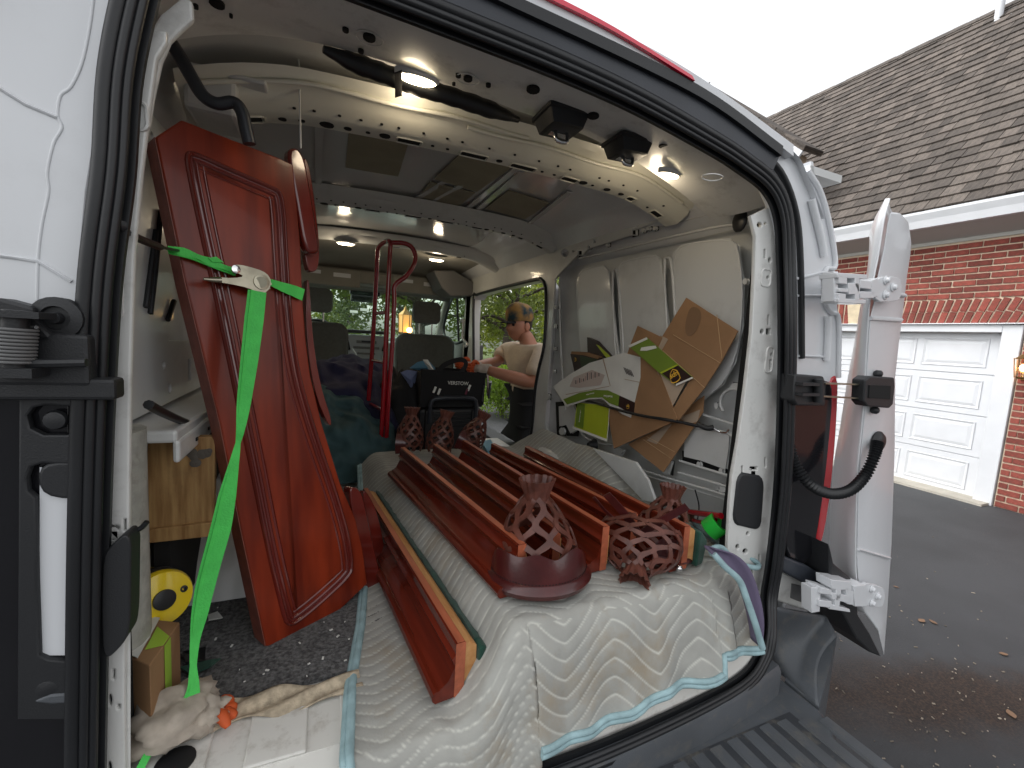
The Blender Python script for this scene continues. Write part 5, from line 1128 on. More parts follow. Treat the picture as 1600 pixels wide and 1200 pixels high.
def inset(L, d):
    o = []; n = len(L)
    for i in range(n):
        t = (L[(i+1) % n]-L[i-1]).normalized(); k = N_.cross(t).normalized()
        if k.dot(cen-L[i]) < 0: k = -k
        o.append(L[i]+k*d)
    return o
rings = []
for d, h in ((0, .0), (.002, .006), (.006, .008), (.010, .005), (.011, .001), (.015, .001), (.017, .004), (.020, .005), (.023, .003), (.024, -.001), (.028, -.002), (.030, .001), (.033, .002), (.036, .0)):
    rings.append([p+N_*h for p in inset(lw, d)])
g = G(); n = len(lw); vs2 = [p for r in rings for p in r]; g.add(vs2, [(k*n+i, k*n+(i+1) % n, (k+1)*n+(i+1) % n, (k+1)*n+i) for k in range(len(rings)-1) for i in range(n)])
g.build('moulding', 'cherryd', pn, smooth=50)
# slat-wise grain: centre field in staves
fieldo = inset(lw, .036); 
g = G(); g.prism([p-N_*.001 for p in fieldo], N_*.0022); g.build('centre_field', 'cherry', pn)
# rounded trims fixed to the back edge
def trim(px, off, r, m='cherryd', t2=.02):
    q = [onp(p0+V(off), N_, *p) for p in px]; g = G(); g.prism(smoothp(q, 2, True), -N_*t2); return g.build('rounded_trim', m, pn, bevel=.007, smooth=40)
trim([(450, 236), (458, 229), (468, 232), (478, 250), (487, 300), (500, 385), (500, 394), (489, 397), (476, 388), (466, 330), (455, 270)], (0, 0, 0), 1, t2=.03)
trim([(472, 245), (482, 250), (492, 310), (500, 385), (498, 420), (488, 426), (480, 420), (474, 380)], (0, .04, 0), 1, t2=.02)
trim([(479, 435), (484, 440), (488, 520), (500, 600), (520, 660), (514, 668), (490, 610), (478, 520)], (0, .08, 0), 1, t2=.02)
trim([(545, 765), (552, 761), (560, 763), (568, 775), (577, 820), (588, 870), (597, 905), (590, 920), (575, 928), (566, 900), (556, 840)], (0, .03, 0), 1, t2=.035)
trim([(566, 764), (576, 772), (590, 800), (602, 860), (606, 905), (596, 910), (586, 870), (572, 800)], (0, .10, 0), 1, t2=.02)
# ---------------------------------------------------------------- strap, ratchet, hook cord
pl = lambda px, d=.0: onp(p0+N_*(.010+d), N_, *px)
st_ = thing('ratchet_strap', pl((400, 440)), 'bright green ratchet strap round the red panel with its tail hanging to the floor', 'strap')
g = G(); g.strip(catmull([on('Y', .02, 196, 362), on('Y', .10, 222, 375), on('Y', .17, 247, 385), pl((275, 391), .005)], 4), V((0, -1, .3)), [.012]*13, .004); g.tube(catmull([on('Y', .0, 190, 347), on('Y', .0, 191, 357), on('Y', .02, 196, 363), on('Y', .10, 222, 375), on('Y', .17, 250, 386)], 4), .0065, 6); g.build('hook_cord', 'rubber', st_, smooth=50)
g = G(); P_ = catmull([pl((262, 388), .004), pl((300, 398), .004), pl((335, 412), .006), pl((368, 424), .012)], 5)
g.strip(P_, N_, [.010+.008*math.sin(i*.5)**2 for i in range(len(P_))], .003); g.strip([p+V((.0, .002, -.006)) for p in P_], (N_+V((0, 0, .8))).normalized(), .011, .002); g.build('webbing', 'strap', st_)
g = G(); g.prism([pl(p, .01) for p in [(326, 403), (338, 401), (350, 410), (332, 409)]], -N_*.002); g.build('frayed_end', 'strap', st_)
g = G(); P_ = [pl((420, 440), .010), pl((440, 448), .006), pl((460, 455), .002), pl((474, 461), .001)]; g.strip(P_, N_, [.014, .022, .028, .030], .002); g.build('webbing', 'strap', st_)
tail = [((402, 455), .26, 25), ((397, 500), .25, 26), ((390, 560), .24, 24), ((381, 630), .23, 19), ((376, 670), .22, 12), ((372, 692), .22, 7), ((366, 722), .21, 13), ((355, 775), .20, 24), ((345, 825), .19, 28), ((330, 880), .18, 27), ((320, 920), .17, 26), ((312, 960), .16, 22), ((305, 1000), .15, 13), ((302, 1040), .13, 9), ((302, 1075), .11, 16), ((295, 1105), .09, 28), ((278, 1128), .07, 22), ((255, 1150), .06, 16), ((238, 1168), .05, 11), ((222, 1195), .03, 11), ((205, 1230), .02, 11)]
pts = []; ws = []
for (px, yy, w_) in tail:
    q = on('Y', yy, *px)
    if q.y > pl(px).y-.0: q = pl(px, .006)
    pts.append(q); ws.append(w_*(q-CAMP).dot(_fw)/F)
P_ = catmull(pts, 5); W2 = [pw_([(i, x) for i, x in enumerate(ws)], i/5) for i in range(len(P_))]
g = G(); g.strip(P_, [(-(p-CAMP)).normalized() for p in P_], W2, .0022); g.strip([p+V((0, .002, 0)) for p in P_], [(-(p-CAMP)).normalized()+V((.5, 0, 0)) for p in P_], [w_*.75 for w_ in W2], .001); g.build('webbing_tail', 'strap', st_, smooth=50)
# ratchet: two side plates, drum, handle
rt = thing('ratchet_buckle', pl((400, 440)), 'zinc plated ratchet buckle on the green strap', 'ratchet')
sp = [(362, 416), (372, 413), (400, 420), (416, 427), (423, 438), (421, 451), (412, 459), (400, 457), (388, 450), (360, 444), (335, 440), (320, 437), (334, 433), (364, 435), (382, 432), (366, 425)]
for d in (.030, .004):
    g = G(); g.prism(smoothp([pl(p, d) for p in sp], 1, True), N_*.0025); g.build('side_plate', 'steel', rt)
ax0, ax1 = pl((408, 441), .0), pl((408, 441), .038); g = G(); g.tube([ax0, ax1], .012, 14); g.build('drum', 'steel', rt, smooth=40)
for c, r in (((368, 421), .009), ((408, 441), .017)):
    a = pl(c, .031); g = G(); g.tube([a, a+N_*.004, a+N_*.005], [r, r, r*.5], 14); g.build('rivet', 'chrome' if r < .01 else 'steel', rt, smooth=30)
g = G()
for k in range(12): a = pl((408, 441), .028); u = (V((1, 0, 0))-N_*N_.x).normalized(); v_ = N_.cross(u); d = u*math.cos(k*PI/6)+v_*math.sin(k*PI/6); g.tube([a+d*.014, a+d*.022], .003, 4)
g.build('ratchet_tooth', 'steel', rt, kind='stuff')
g = G(); g.tube([pl((318, 436), .033), pl((345, 438), .033)], [.003, .007], 8); g.build('release_lever', 'steel', rt, smooth=50)
# ---------------------------------------------------------------- left rear odds and ends
bx_ = G().prism([on('Y', .335, *p) for p in [(231, 686), (330, 682), (336, 690), (334, 816), (228, 828), (226, 760)]], (0, .022, 0)).build('plywood_sheet', 'ply', bevel=.002)
tag(bx_, 'plywood square with dark stain standing behind the strap at the left', 'plywood')
tag(G().prism([on('Y', .325, *p) for p in [(224, 829), (332, 816), (334, 838), (225, 850)]], (0, .05, 0)).build('wood_offcut', 'ply', bevel=.002), 'narrow wood offcut under the stained plywood square', 'wood')
q = on('Y', .335-.001, 312, 715); g = G()
for k in range(9): r_ = random.Random(k); c = q+V((r_.uniform(-.02, .02), -.001, r_.uniform(-.016, .016))); g.lathe([(.0, 0), (r_.uniform(.006, .013), 0), (0, .001)], Matrix.Translation(c) @ Matrix.Rotation(R(90), 4, 'X'), 9)
g.build('stain_patch', mat('glue_stain', (.10, .085, .07), .7), bx_)
# cardboard box
tp = [on('Z', .165, *p) for p in [(197, 1024), (234, 1040), (281, 972), (228, 966)]]
bb = thing('cardboard_box', tp[0]-V((0, 0, .165)), 'small brown carton sealed with lime tape beside the left pillar', 'box')
bt = [p-V((0, 0, .16)) for p in tp]; G().hexa(bt, tp).build('carton', 'card', bb, bevel=.002)
g = G(); fl = V((0, 0, .004)); g.prism([tp[0]+fl, tp[0].lerp(tp[1], .5)+fl, tp[3].lerp(tp[2], .42)+fl, tp[3]+fl], (0, 0, .001)); g.build('paper_label', 'paper', bb)
a, b = tp[1], tp[2]; ou2 = (b-a).cross(V((0, 0, 1))).normalized()*.0015
g = G(); g.prism([a.lerp(b, .42)+ou2, a.lerp(b, .62)+ou2, a.lerp(b, .62)+ou2-V((0, 0, .11)), a.lerp(b, .42)+ou2-V((0, 0, .12))], ou2*.5); g.prism([a.lerp(b, .42)+fl*.3, a.lerp(b, .62)+fl*.3, (a.lerp(b, .62)).lerp(tp[3], .5)+fl*.3, (a.lerp(b, .42)).lerp(tp[0], .5)+fl*.3], (0, 0, .001)); g.build('lime_tape', mat('lime_tape', (.35, .55, .06), .4), bb)
# yellow drum light
yc = on('Y', .24, 254, 936); dr_ = (CAMP-yc).normalized(); dr_ = (dr_+V((.35, 0, -.25))).normalized(); mx = Matrix.Translation(yc) @ dr_.to_track_quat('Z', 'Y').to_matrix().to_4x4()
yl = thing('yellow_canister', yc, 'round yellow and black canister resting on the carton', 'canister')
g = G(); g.lathe([(.045, -.085), (.052, -.08), (.054, -.05)], mx, 32); g.build('rear_shell', 'yellow', yl, smooth=40)
g = G(); g.lathe([(.054, -.05), (.058, -.045), (.058, -.02), (.056, -.016)], mx, 32); g.build('black_band', 'blackpl', yl, smooth=40)
g = G(); g.lathe([(.056, -.016), (.057, -.006), (.053, .003), (.03, .007), (.0, .008)], mx, 32); g.build('front_cap', 'yellow', yl, smooth=50)
g = G(); g.lathe([(.020, .006), (.020, .012), (.017, .013), (0, .013)], mx, 24); g.build('button', 'rubber', yl, smooth=40)
g = G(); mx2 = mx @ Matrix.Translation((.036, .006, .005)); g.lathe([(.007, 0), (.007, .003), (.004, .0035), (.003, .001), (0, .001)], mx2, 12); g.build('indicator', 'rubber', yl)
# gloves on the floor
def lump(name, c, sx, sy, sz, rot, m, seed, parent=None, n=16, amp=.18, fr=2.2, **k):
    c = V(c); g = G(); rm = Matrix.Rotation(rot, 3, 'Z'); rings = []
    for i in range(1, n):
        a = PI*i/n; ring = []
        for j in range(n*2):
            b = j*PI/n; d = V((math.sin(a)*math.cos(b), math.sin(a)*math.sin(b), -math.cos(a))); f_ = 1+amp*noise.noise(d*fr+V((seed, 0, 0)))*1.6+amp*.6*noise.noise(d*fr*3+V((0, seed, 0)))
            p = rm @ V((d.x*sx*f_, d.y*sy*f_, max(d.z, -.5)*sz*f_)); ring.append(c+p)
        rings.append(ring)
    g.loft(rings); return g.build(name, m, parent, smooth=80, **k)
gl = on('Z', .03, 280, 1122); gt_ = thing('work_glove', gl, 'crumpled beige knit work glove with orange palm on the sill', 'glove')
lump('cuff', gl+V((-.01, .0, .005)), .075, .060, .040, R(20), 'glovew', 2.0, gt_, amp=.28)
lump('palm', on('Z', .03, 322, 1116)+V((.0, .0, .0)), .030, .035, .030, R(60), 'glovew', 5.0, gt_, amp=.35)
for k, (a, l) in enumerate(((-20, .045), (-50, .05), (10, .04), (35, .036))):
    b0 = on('Z', .025, 332, 1112); d = V((math.cos(R(a)), math.sin(R(a)), -.15)); g = G(); g.tube(catmull([b0, b0+d*l*.6+V((0, 0, .010*(k % 2))), b0+d*l], 3), [.011, .012, .011, .012, .010, .009, .005], 8); g.build('finger', 'gloveo', gt_, smooth=60)
g = G(); g.tube([on('Z', .035, 330+math.cos(t)*9, 1085+math.sin(t)*12)+V((0, 0, .006*math.sin(t*2))) for t in [k*.45 for k in range(14)]], .005, 6); g.build('cuff_hem', 'glovew', gt_, smooth=60)
for i, (pp, m_, lab, cat) in enumerate((([(325, 962), (340, 960), (348, 966), (342, 971), (326, 970)], 'paper', 'torn white paper scrap on the grey carpet', 'paper'), ([(285, 1020), (322, 1016), (320, 1034), (290, 1040)], 'rubber', 'black strap end lying behind the green webbing', 'strap'), ([(280, 1044), (330, 1036), (345, 1030), (330, 1046), (300, 1056)], 'felt', 'dark green felt scrap on the carpet beside the carton', 'cloth'), ([(310, 1070), (330, 1064), (336, 1074), (322, 1082)], 'leather', 'brown leather scrap behind the beige glove', 'scrap'))):
    q = [on('Z', .02, *p)+V((0, 0, .006*(k % 2))) for k, p in enumerate(pp)]; tag(G().prism(q, (0, 0, .003)).build('scrap', m_), lab, cat)
g = G(); g.lathe([(.03, 0), (.03, .008), (.02, .010), (0, .010)], Matrix.Translation(on('Z', .0, 274, 1196)), 20); tag(g.build('rubber_disc', 'rubber', smooth=40), 'flat black rubber disc on the white sill at the bottom', 'disc')
g = G(); rnd = random.Random(8)
for k in range(26):
    q = on('Z', .016, rnd.uniform(330, 560), rnd.uniform(930, 1070)); s = rnd.choice((.0015, .002, .003, .004)); g.box(q, (s*2, s, .002), Matrix.Rotation(rnd.random()*3, 3, 'Z'))
tag(g.build('debris', 'paper'), 'tiny wood chips strewn over the grey carpet', 'debris', kind='stuff')
# ---------------------------------------------------------------- right wall cardboard
def sheet(name, px, x, lab, cat, m='card', t=.004, group='flattened cardboard tucked at the right wall', tilt=(0, 0)):
    O = on('X', x, *px[0]); n_ = V((1, tilt[0], tilt[1])).normalized(); q = [onp(O, n_, *p) for p in px]
    o = G().prism(q, n_*t).build(name, m, bevel=.0008); tag(o, lab, cat, group); return o, (lambda p, d=.0: onp(O-n_*(.0012+d), n_, *p)), n_
c1, f1, n1 = sheet('cardboard_sheet', [(1072, 465), (1153, 517), (1126, 567), (1100, 607), (1060, 657), (1050, 641), (1081, 588), (1018, 552)], .762, 'largest flat brown cardboard sheet, its corner highest on the wall', 'cardboard', tilt=(.05, -.10))
c2, f2, n2 = sheet('cardboard_sheet', [(996, 509), (1034, 527), (1022, 558), (1058, 655), (1041, 664), (959, 701), (950, 650), (984, 540)], .745, 'brown cardboard sheet behind the white mailer, pointing down to the wall base', 'cardboard', tilt=(-.03, -.06))
c3, f3, n3 = sheet('cardboard_sheet', [(1056, 650), (1100, 618), (1098, 644), (1083, 668), (1036, 738), (981, 694), (1040, 664)], .772, 'lowest brown cardboard sheet, hanging under the black cord', 'cardboard', tilt=(.0, -.12))
for (f_, q, par) in ((f1, [(1024, 572), (1074, 592), (1048, 640)], c1), (f3, [(1062, 652), (1094, 640), (1090, 658), (1074, 664)], c3), (f3, [(1038, 666), (1050, 662), (1026, 694), (1010, 688)], c3), (f1, [(1032, 524), (1044, 530), (1026, 560), (1018, 556)], c1)):
    G().prism([f_(p, .0006) for p in q], (.0008, 0, 0)).build('packing_tape', 'cardt', par)
for (f_, a, b, par) in ((f1, (1052, 523), (1125, 567), c1), (f1, (1036, 548), (1101, 606), c1), (f3, (1004, 686), (1048, 716), c3), (f3, (1010, 682), (1054, 706), c3), (f1, (1120, 492), (1128, 560), c1)):
    g = G(); g.tube([f_(a, .0005), f_(b, .0005)], .0012, 5); g.build('crease', 'cardedge', par)
G().prism([f1(p, .0004) for p in smoothp([(1078, 478, 0), (1094, 482, 0), (1096, 500, 0), (1084, 524, 0), (1070, 528, 0), (1068, 508, 0)], 2, True)] if False else [f1((p.x, p.y), .0004) for p in smoothp([(1078, 478, 0), (1094, 482, 0), (1096, 500, 0), (1084, 524, 0), (1072, 526, 0), (1070, 506, 0)], 2, True)], (.0006, 0, 0)).build('damp_stain', mat('damp_card', (.20, .115, .06), .8), c1)
# printed carton strip
c4, f4, n4 = sheet('printed_box', [(981, 540), (1010, 527), (1035, 549), (1083, 590), (1056, 602), (1030, 583)], .715, 'flattened green and brown parcel box with a gold shield emblem', 'box', m='olive', tilt=(.06, -.05), group=None)
G().prism([f4(p, .0006) for p in [(1033, 582), (1058, 570), (1082, 590), (1056, 601)]], (.0008, 0, 0)).build('brown_panel', 'brownp', c4)
for q in ([(981, 540), (1010, 527), (1012, 530), (984, 543)], [(1056, 603), (1083, 591), (1081, 589), (1056, 600)], [(1031, 582), (1058, 569), (1059, 571), (1033, 584)]): G().prism([f4(p, .001) for p in q], (.0008, 0, 0)).build('print_line', 'whitep' if q[0][0] != 1031 else 'lime', c4)
G().prism([f4(p, .0012) for p in [(1002, 543), (1014, 541), (1024, 540), (1026, 544), (1018, 546), (1010, 548), (1000, 548)]], (.0008, 0, 0)).build('torn_patch', 'whitep', c4)
def badge(f_, c, r, par, ang, glyph='ups', gs=1.0):
    o = f_(c, .0014); u = (f_((c[0]+10*math.cos(ang), c[1]+10*math.sin(ang)), .0014)-o).normalized(); w_ = (f_((c[0]+10*math.sin(ang), c[1]-10*math.cos(ang)), .0014)-o).normalized(); nn_ = u.cross(w_).normalized(); w_ = nn_.cross(u)
    sh = [(-.9, .75), (-.5, .98), (0, 1.05), (.5, .98), (.9, .75), (.88, .0), (.7, -.55), (.35, -.85), (0, -1.05), (-.35, -.85), (-.7, -.55), (-.88, .0)]
    g = G(); g.prism([o+u*a*r+w_*b*r for a, b in sh], nn_*.0004); g.build('shield', 'gold', par)
    g = G(); g.prism([o+nn_*.0005+u*a*r*.86+w_*b*r*.86 for a, b in sh], nn_*.0004); g.build('shield_ground', 'brownp', par)
    text('lettering', glyph, r*1.15*gs, o+nn_*.0011-w_*r*.02, u, w_, 'gold', par, .0002)
badge(f4, (1054, 587), .024, c4, R(152))
# white mailer
c5, f5, n5 = sheet('mailer_envelope', [(864, 604), (890, 585), (921, 567), (948, 559), (974, 551), (1000, 558), (1001, 592), (993, 656), (972, 647), (953, 634), (941, 623), (920, 624), (885, 636)], .70, 'large crumpled white mailer with green stripe and shipping label', 'envelope', m='paper', tilt=(.04, -.05), group='paper mailers at the right wall', t=.003)
G().prism([f5(p, .0006) for p in [(880, 624), (905, 614), (930, 609), (950, 610), (968, 618), (966, 635), (952, 630), (941, 621), (920, 622), (886, 632)]], (.0006, 0, 0)).build('green_stripe', 'olive', c5)
G().prism([f5(p, .0008) for p in [(968, 618), (992, 629), (990, 649), (966, 635)]], (.0006, 0, 0)).build('brown_panel', 'brownp', c5)
badge(f5, (981, 635), .009, c5, R(190))
G().prism([f5(p, .0006) for p in [(896, 590), (925, 578), (945, 586), (938, 602), (905, 606), (890, 604)]], (.0005, 0, 0)).build('address_label', mat('pinkish_label', (.50, .42, .38), .5), c5)
rnd = random.Random(4)
for k in range(13):
    x = 899+k*3.0; y = 600-k*1.0; h_ = rnd.uniform(4, 12); G().prism([f5(p, .001) for p in [(x, y-h_), (x+1.5, y-h_), (x+1.5, y), (x, y)]], (.0003, 0, 0)).build('bar_print', 'inkr' if k % 2 else 'inkp', c5)
for k in range(5):
    x = 974+k*2.6; G().prism([f5(p, .001) for p in [(x, 574+k), (x+1.2, 574+k), (x+6, 584+k), (x+5, 585+k)]], (.0003, 0, 0)).build('stamp_mark', 'inkp', c5)
for q in ([(941, 560), (943, 560), (954, 603), (953, 603)], [(976, 592), (1000, 597), (1000, 598), (976, 593)], [(884, 616), (952, 603), (952, 604), (884, 617)]): G().prism([f5(p, .001) for p in q], (.0003, 0, 0)).build('fold_line', 'cardt', c5)
o_ = f5((950, 619), .0016); u_ = (f5((940, 618.4), .0016)-o_).normalized(); w_ = (f5((951, 629), .0016)-o_).normalized(); nn_ = u_.cross(w_).normalized(); w_ = nn_.cross(u_); text('lettering', 'World Ease', .0125, o_, u_, w_, 'whitep', c5, .0002)
o_ = f5((922, 615.5), .0016); u_ = (f5((912, 617.6), .0016)-o_).normalized(); text('lettering', 'Document Mailer', .0085, o_, u_, nn_.cross(u_), 'whitep', c5, .0002)
c6, f6, n6 = sheet('mailer_envelope', [(902, 629), (952, 634), (950, 662), (948, 688), (897, 667), (899, 648)], .728, 'lime green mailer tucked under the crumpled white one', 'envelope', m='lime', tilt=(0, -.05), group='paper mailers at the right wall', t=.003)
G().prism([f6(p, .0006) for p in [(902, 630), (914, 632), (911, 670), (899, 666)]], (.0006, 0, 0)).build('olive_band', 'olive', c6)
o_ = f6((906, 650), .0016); u_ = (f6((907, 640), .0016)-o_).normalized(); w_ = (f6((896, 649), .0016)-o_).normalized(); nn_ = u_.cross(w_).normalized(); text('lettering', 'Extremely Urgent', .008, o_, u_, nn_.cross(u_), 'whitep', c6, .0002)
G().prism([f6(p, .0012) for p in [(895, 666), (948, 686), (948, 690), (894, 669)]], (.0006, 0, 0)).build('seal_edge', 'whitep', c6)
g = G(); g.tube(smoothp([f6(p, .001) for p in [(952, 634), (951, 662), (948, 688)]], 1), .0012, 5); g.build('sheet_edge', 'whitep', c6)
c7, f7, n7 = sheet('parcel_box', [(891, 553), (912, 554), (938, 560), (936, 580), (899, 588)], .755, 'dark brown parcel box end behind the white mailer', 'box', m='brownp', group='dark parcel boxes at the right wall', t=.02)
badge(f7, (899, 562), .011, c7, R(-85)); G().prism([f7(p, .0008) for p in [(906, 556), (934, 562), (930, 574), (908, 574)]], (.0006, 0, 0)).build('green_panel', mat('dark_green_print', (.03, .05, .02), .4), c7)
G().prism([f7(p, .001)+V((.0, 0, 0)) for p in [(893, 549), (914, 550), (936, 557), (934, 561), (912, 555), (892, 553)]], (.02, 0, 0)).build('torn_flap', 'card', c7)
c8, f8, n8 = sheet('parcel_box', [(917, 527), (931, 533), (953, 557), (948, 560), (918, 551)], .77, 'dark parcel box corner with lime edge, highest of the small boxes', 'box', m='brownp', group='dark parcel boxes at the right wall', t=.02)
G().prism([f8(p, .0008) for p in [(931, 538), (936, 540), (954, 557), (948, 560)]], (.0006, 0, 0)).build('lime_edge', 'lime', c8)
# bungee
bc = thing('bungee_cord', on('X', .70, 1000, 648), 'black bungee cord holding the cardboard to the wall frame', 'cord')
g = G(); g.tube(catmull([on('X', x, *p) for x, p in ((.76, (915, 626)), (.725, (935, 631)), (.705, (965, 640)), (.70, (1000, 649)), (.70, (1030, 654)), (.725, (1060, 659)), (.75, (1092, 666)))], 5), .0055, 8); g.build('cord', 'rubber', bc, smooth=60)
g = G(); g.tube(catmull([on('X', .75, 1092, 664), on('X', .76, 1105, 669), on('X', .77, 1115, 668)], 3), [.009]*7, 8); g.build('hook_sleeve', 'blackpl', bc, smooth=60)
g = G(); g.tube(catmull([on('X', .77, 1112, 667), on('X', .785, 1124, 674), on('X', .79, 1134, 676), on('X', .79, 1139, 671)], 4), .003, 6); g.build('hook', 'chrome', bc, smooth=60)
# tools on the ledge
q = on('X', .74, 1098, 806); tl = thing('pliers', q, 'red handled tool on the ledge beside the green tape', 'tool'); g = G(); g.tube(catmull([on('X', .74, 1078, 800), on('X', .73, 1100, 803), on('X', .72, 1127, 806)], 4), .010, 8); g.build('handle', 'redtruck', tl, smooth=60)
g = G(); g.tube(catmull([on('X', .75, 1080, 812), on('X', .74, 1098, 816), on('X', .73, 1118, 812)], 4), .007, 8); g.build('handle', 'redtruck', tl, smooth=60); g = G(); g.box(on('X', .74, 1074, 806), (.02, .04, .02)); g.build('jaw', 'steel', tl)
q = on('X', .72, 1117, 822); g = G(); g.lathe([(.026, -.02), (.033, -.02), (.033, .02), (.026, .02)], Matrix.Translation(q) @ Matrix.Rotation(R(35), 4, 'X') @ Matrix.Rotation(R(20), 4, 'Y'), 22, cap=False); tag(g.build('tape_roll', mat('green_tape', (.03, .55, .06), .3), smooth=40, solid=.003), 'bright green tape roll under the red handled tool', 'tape')
g = G(); g.tube(catmull([on('X', .79, 1086, 765), on('X', .79, 1092, 790), on('X', .78, 1090, 812)], 4), .0025, 6); tag(g.build('loose_wire', 'rubber'), 'thin black wire hanging below the wall frame', 'wire')
lc = on('Z', zs+.03, 1185, 1035); lt = thing('dry_leaf_clump', lc, 'crumpled dry tan leaves caught at the bumper corner', 'leaves')
rnd = random.Random(2); dl = mat('dry_tan_leaf', (.26, .20, .15), .9, isl=.3)
for k in range(9):
    a = rnd.uniform(0, 6); c = lc+V((rnd.uniform(-.03, .03), rnd.uniform(-.02, .02), rnd.uniform(-.02, .01))); s = .03; e1 = V((math.cos(a), math.sin(a), rnd.uniform(-.5, .5)))*s; e2 = V((-math.sin(a), math.cos(a), rnd.uniform(-.6, .6)))*s*.6
    G().prism([c-e1, c-e1*.2+e2+V((0, 0, .006)), c+e1, c-e1*.1-e2+V((0, 0, .004))], (0, 0, .001)).build('leaf', dl, lt)
# ---------------------------------------------------------------- hand truck
HY = 1.62; h = lambda *p: on('Y', HY, *p)
ht = thing('hand_truck', h(592, 735), 'red tubular hand truck standing upright in the middle of the van', 'hand truck')
g = G(); g.tube(catmull([h(593, 733), h(600, 600), h(605, 480), h(609, 400), h(610, 380), h(606, 374)+V((0, .05, 0)), h(596, 380)+V((0, .12, 0)), h(594, 395)+V((0, .14, 0)), h(593, 430)+V((0, .16, 0)), h(588, 540)+V((0, .2, 0)), h(581, 650)+V((0, .24, 0))], 5), .0125, 10); g.build('frame_tube', 'redtruck', ht, smooth=60)
g = G(); g.tube(catmull([h(603, 700), h(607, 620), h(613, 540), h(616, 470), h(617, 446), h(634, 432), h(646, 415), h(649, 400), h(643, 386), h(631, 380), h(612, 379)], 5), .0125, 10); g.build('handle_loop', 'redtruck', ht, smooth=60)
g = G(); g.tube([h(603, 690)+V((.0, .08, 0)), h(611, 470)+V((0, .08, 0))], .006, 6); g.build('centre_rod', 'redtruck', ht, smooth=60)
for y in (488, 567, 640, 700):
    g = G(); g.tube([h(605-(y-488)*.055, y), h(592-(y-488)*.05, y)+V((0, .19, 0))], .009, 8); g.build('crossbar', 'redtruck', ht, smooth=60)
q = h(615, 712)+V((.05, .02, 0)); q.z = .13
for dx_ in (0, ):
    w_ = G().tube([q+V((dx_, math.cos(t*PI/12)*.10, math.sin(t*PI/12)*.10)) for t in range(24)], .028, 8, closed=True).build('wheel', 'rubber', ht, smooth=60)
    g = G(); g.tube([q-V((.02, 0, 0)), q+V((.02, 0, 0))], .07, 14); g.build('hub', 'redtruck', w_, smooth=30)
G().box(h(592, 733)+V((.06, -.02, .004)), (.30, .14, .006)).build('toe_plate', 'redtruck', ht)
# ---------------------------------------------------------------- blankets heap behind
def heap(name, rows, m, seed, amp=.03, fr=7, nu=60, nv=40):
    def fn(u, v):
        k = v*(len(rows)-1); i = min(int(k), len(rows)-2); a, b = rows[i], rows[i+1]; t = k-i; p = plerp(a, u).lerp(plerp(b, u), t)
        d = noise.noise(V((p.x*fr+seed, p.y*fr, p.z*fr)))+.5*noise.noise(V((p.x*fr*2.5, p.y*fr*2.5+seed, p.z*fr*2))); ridge = 1-abs(noise.noise(V((p.x*fr*1.3, seed, p.z*fr*.8+p.x*3)))*2)
        return p+V((0, -1, .5))*(d*amp+ridge*amp*.5)
    return G().grid(fn, nu, nv).build(name, m, smooth=80, solid=.004)
o = heap('moving_blanket', [[V((-.62, 1.9, .40)), V((-.42, 1.9, .44)), V((-.2, 1.85, .36)), V((0, 1.8, .22))], [V((-.62, 1.62, .42)), V((-.42, 1.6, .34)), V((-.22, 1.58, .26)), V((-.02, 1.6, .12))], [V((-.62, 1.42, .1)), V((-.44, 1.36, .03)), V((-.24, 1.38, .02)), V((-.08, 1.5, .01))]], 'tealc', 1.5, .055, 8)
tag(o, 'rumpled teal packing blanket heaped behind the red panel', 'blanket')
o = heap('moving_blanket', [[V((-.45, 2.75, .50)), V((-.2, 2.75, .56)), V((.0, 2.75, .52)), V((.15, 2.7, .40))], [V((-.45, 2.2, .56)), V((-.2, 2.1, .50)), V((.0, 2.1, .44)), V((.12, 2.1, .3))], [V((-.40, 1.85, .36)), V((-.2, 1.8, .32)), V((-.02, 1.78, .26)), V((.08, 1.85, .1))], [V((-.3, 1.8, .0)), V((-.2, 1.74, .02)), V((-.02, 1.72, .01)), V((.06, 1.8, .0))]], 'navyc', 4.1, .06, 7)
tag(o, 'navy packing blanket piled behind the teal one and the hand truck', 'blanket')
# cap left on the seat pile
q = on('Y', 2.55, 578, 590); cp0 = thing('baseball_cap', q, 'white baseball cap resting on the navy blanket', 'cap')
lump('crown', q+V((.03, 0, .0)), .085, .09, .085, 0, mat('white_cap', (.58, .57, .55), .9), 3.3, cp0, amp=.06)
g = G(); g.grid(lambda u, v: q+V((-.06-.09*math.sin(u*PI)*v-.0*v, -.06+.12*u, -.035-.02*v+.015*math.sin(u*PI))), 12, 4); g.build('brim', mat('pale_brim', (.50, .53, .44), .8), cp0, smooth=60, solid=.004)
g = G(); g.tube(catmull([on('Y', 3.3, 551, 545), on('Y', 3.2, 557, 556), on('Y', 3.1, 553, 572), on('Y', 3.0, 556, 585)], 5), .005, 6); tag(g.build('charging_cable', 'white', smooth=60), 'white charging cable looping down beside the driver seat', 'cable')
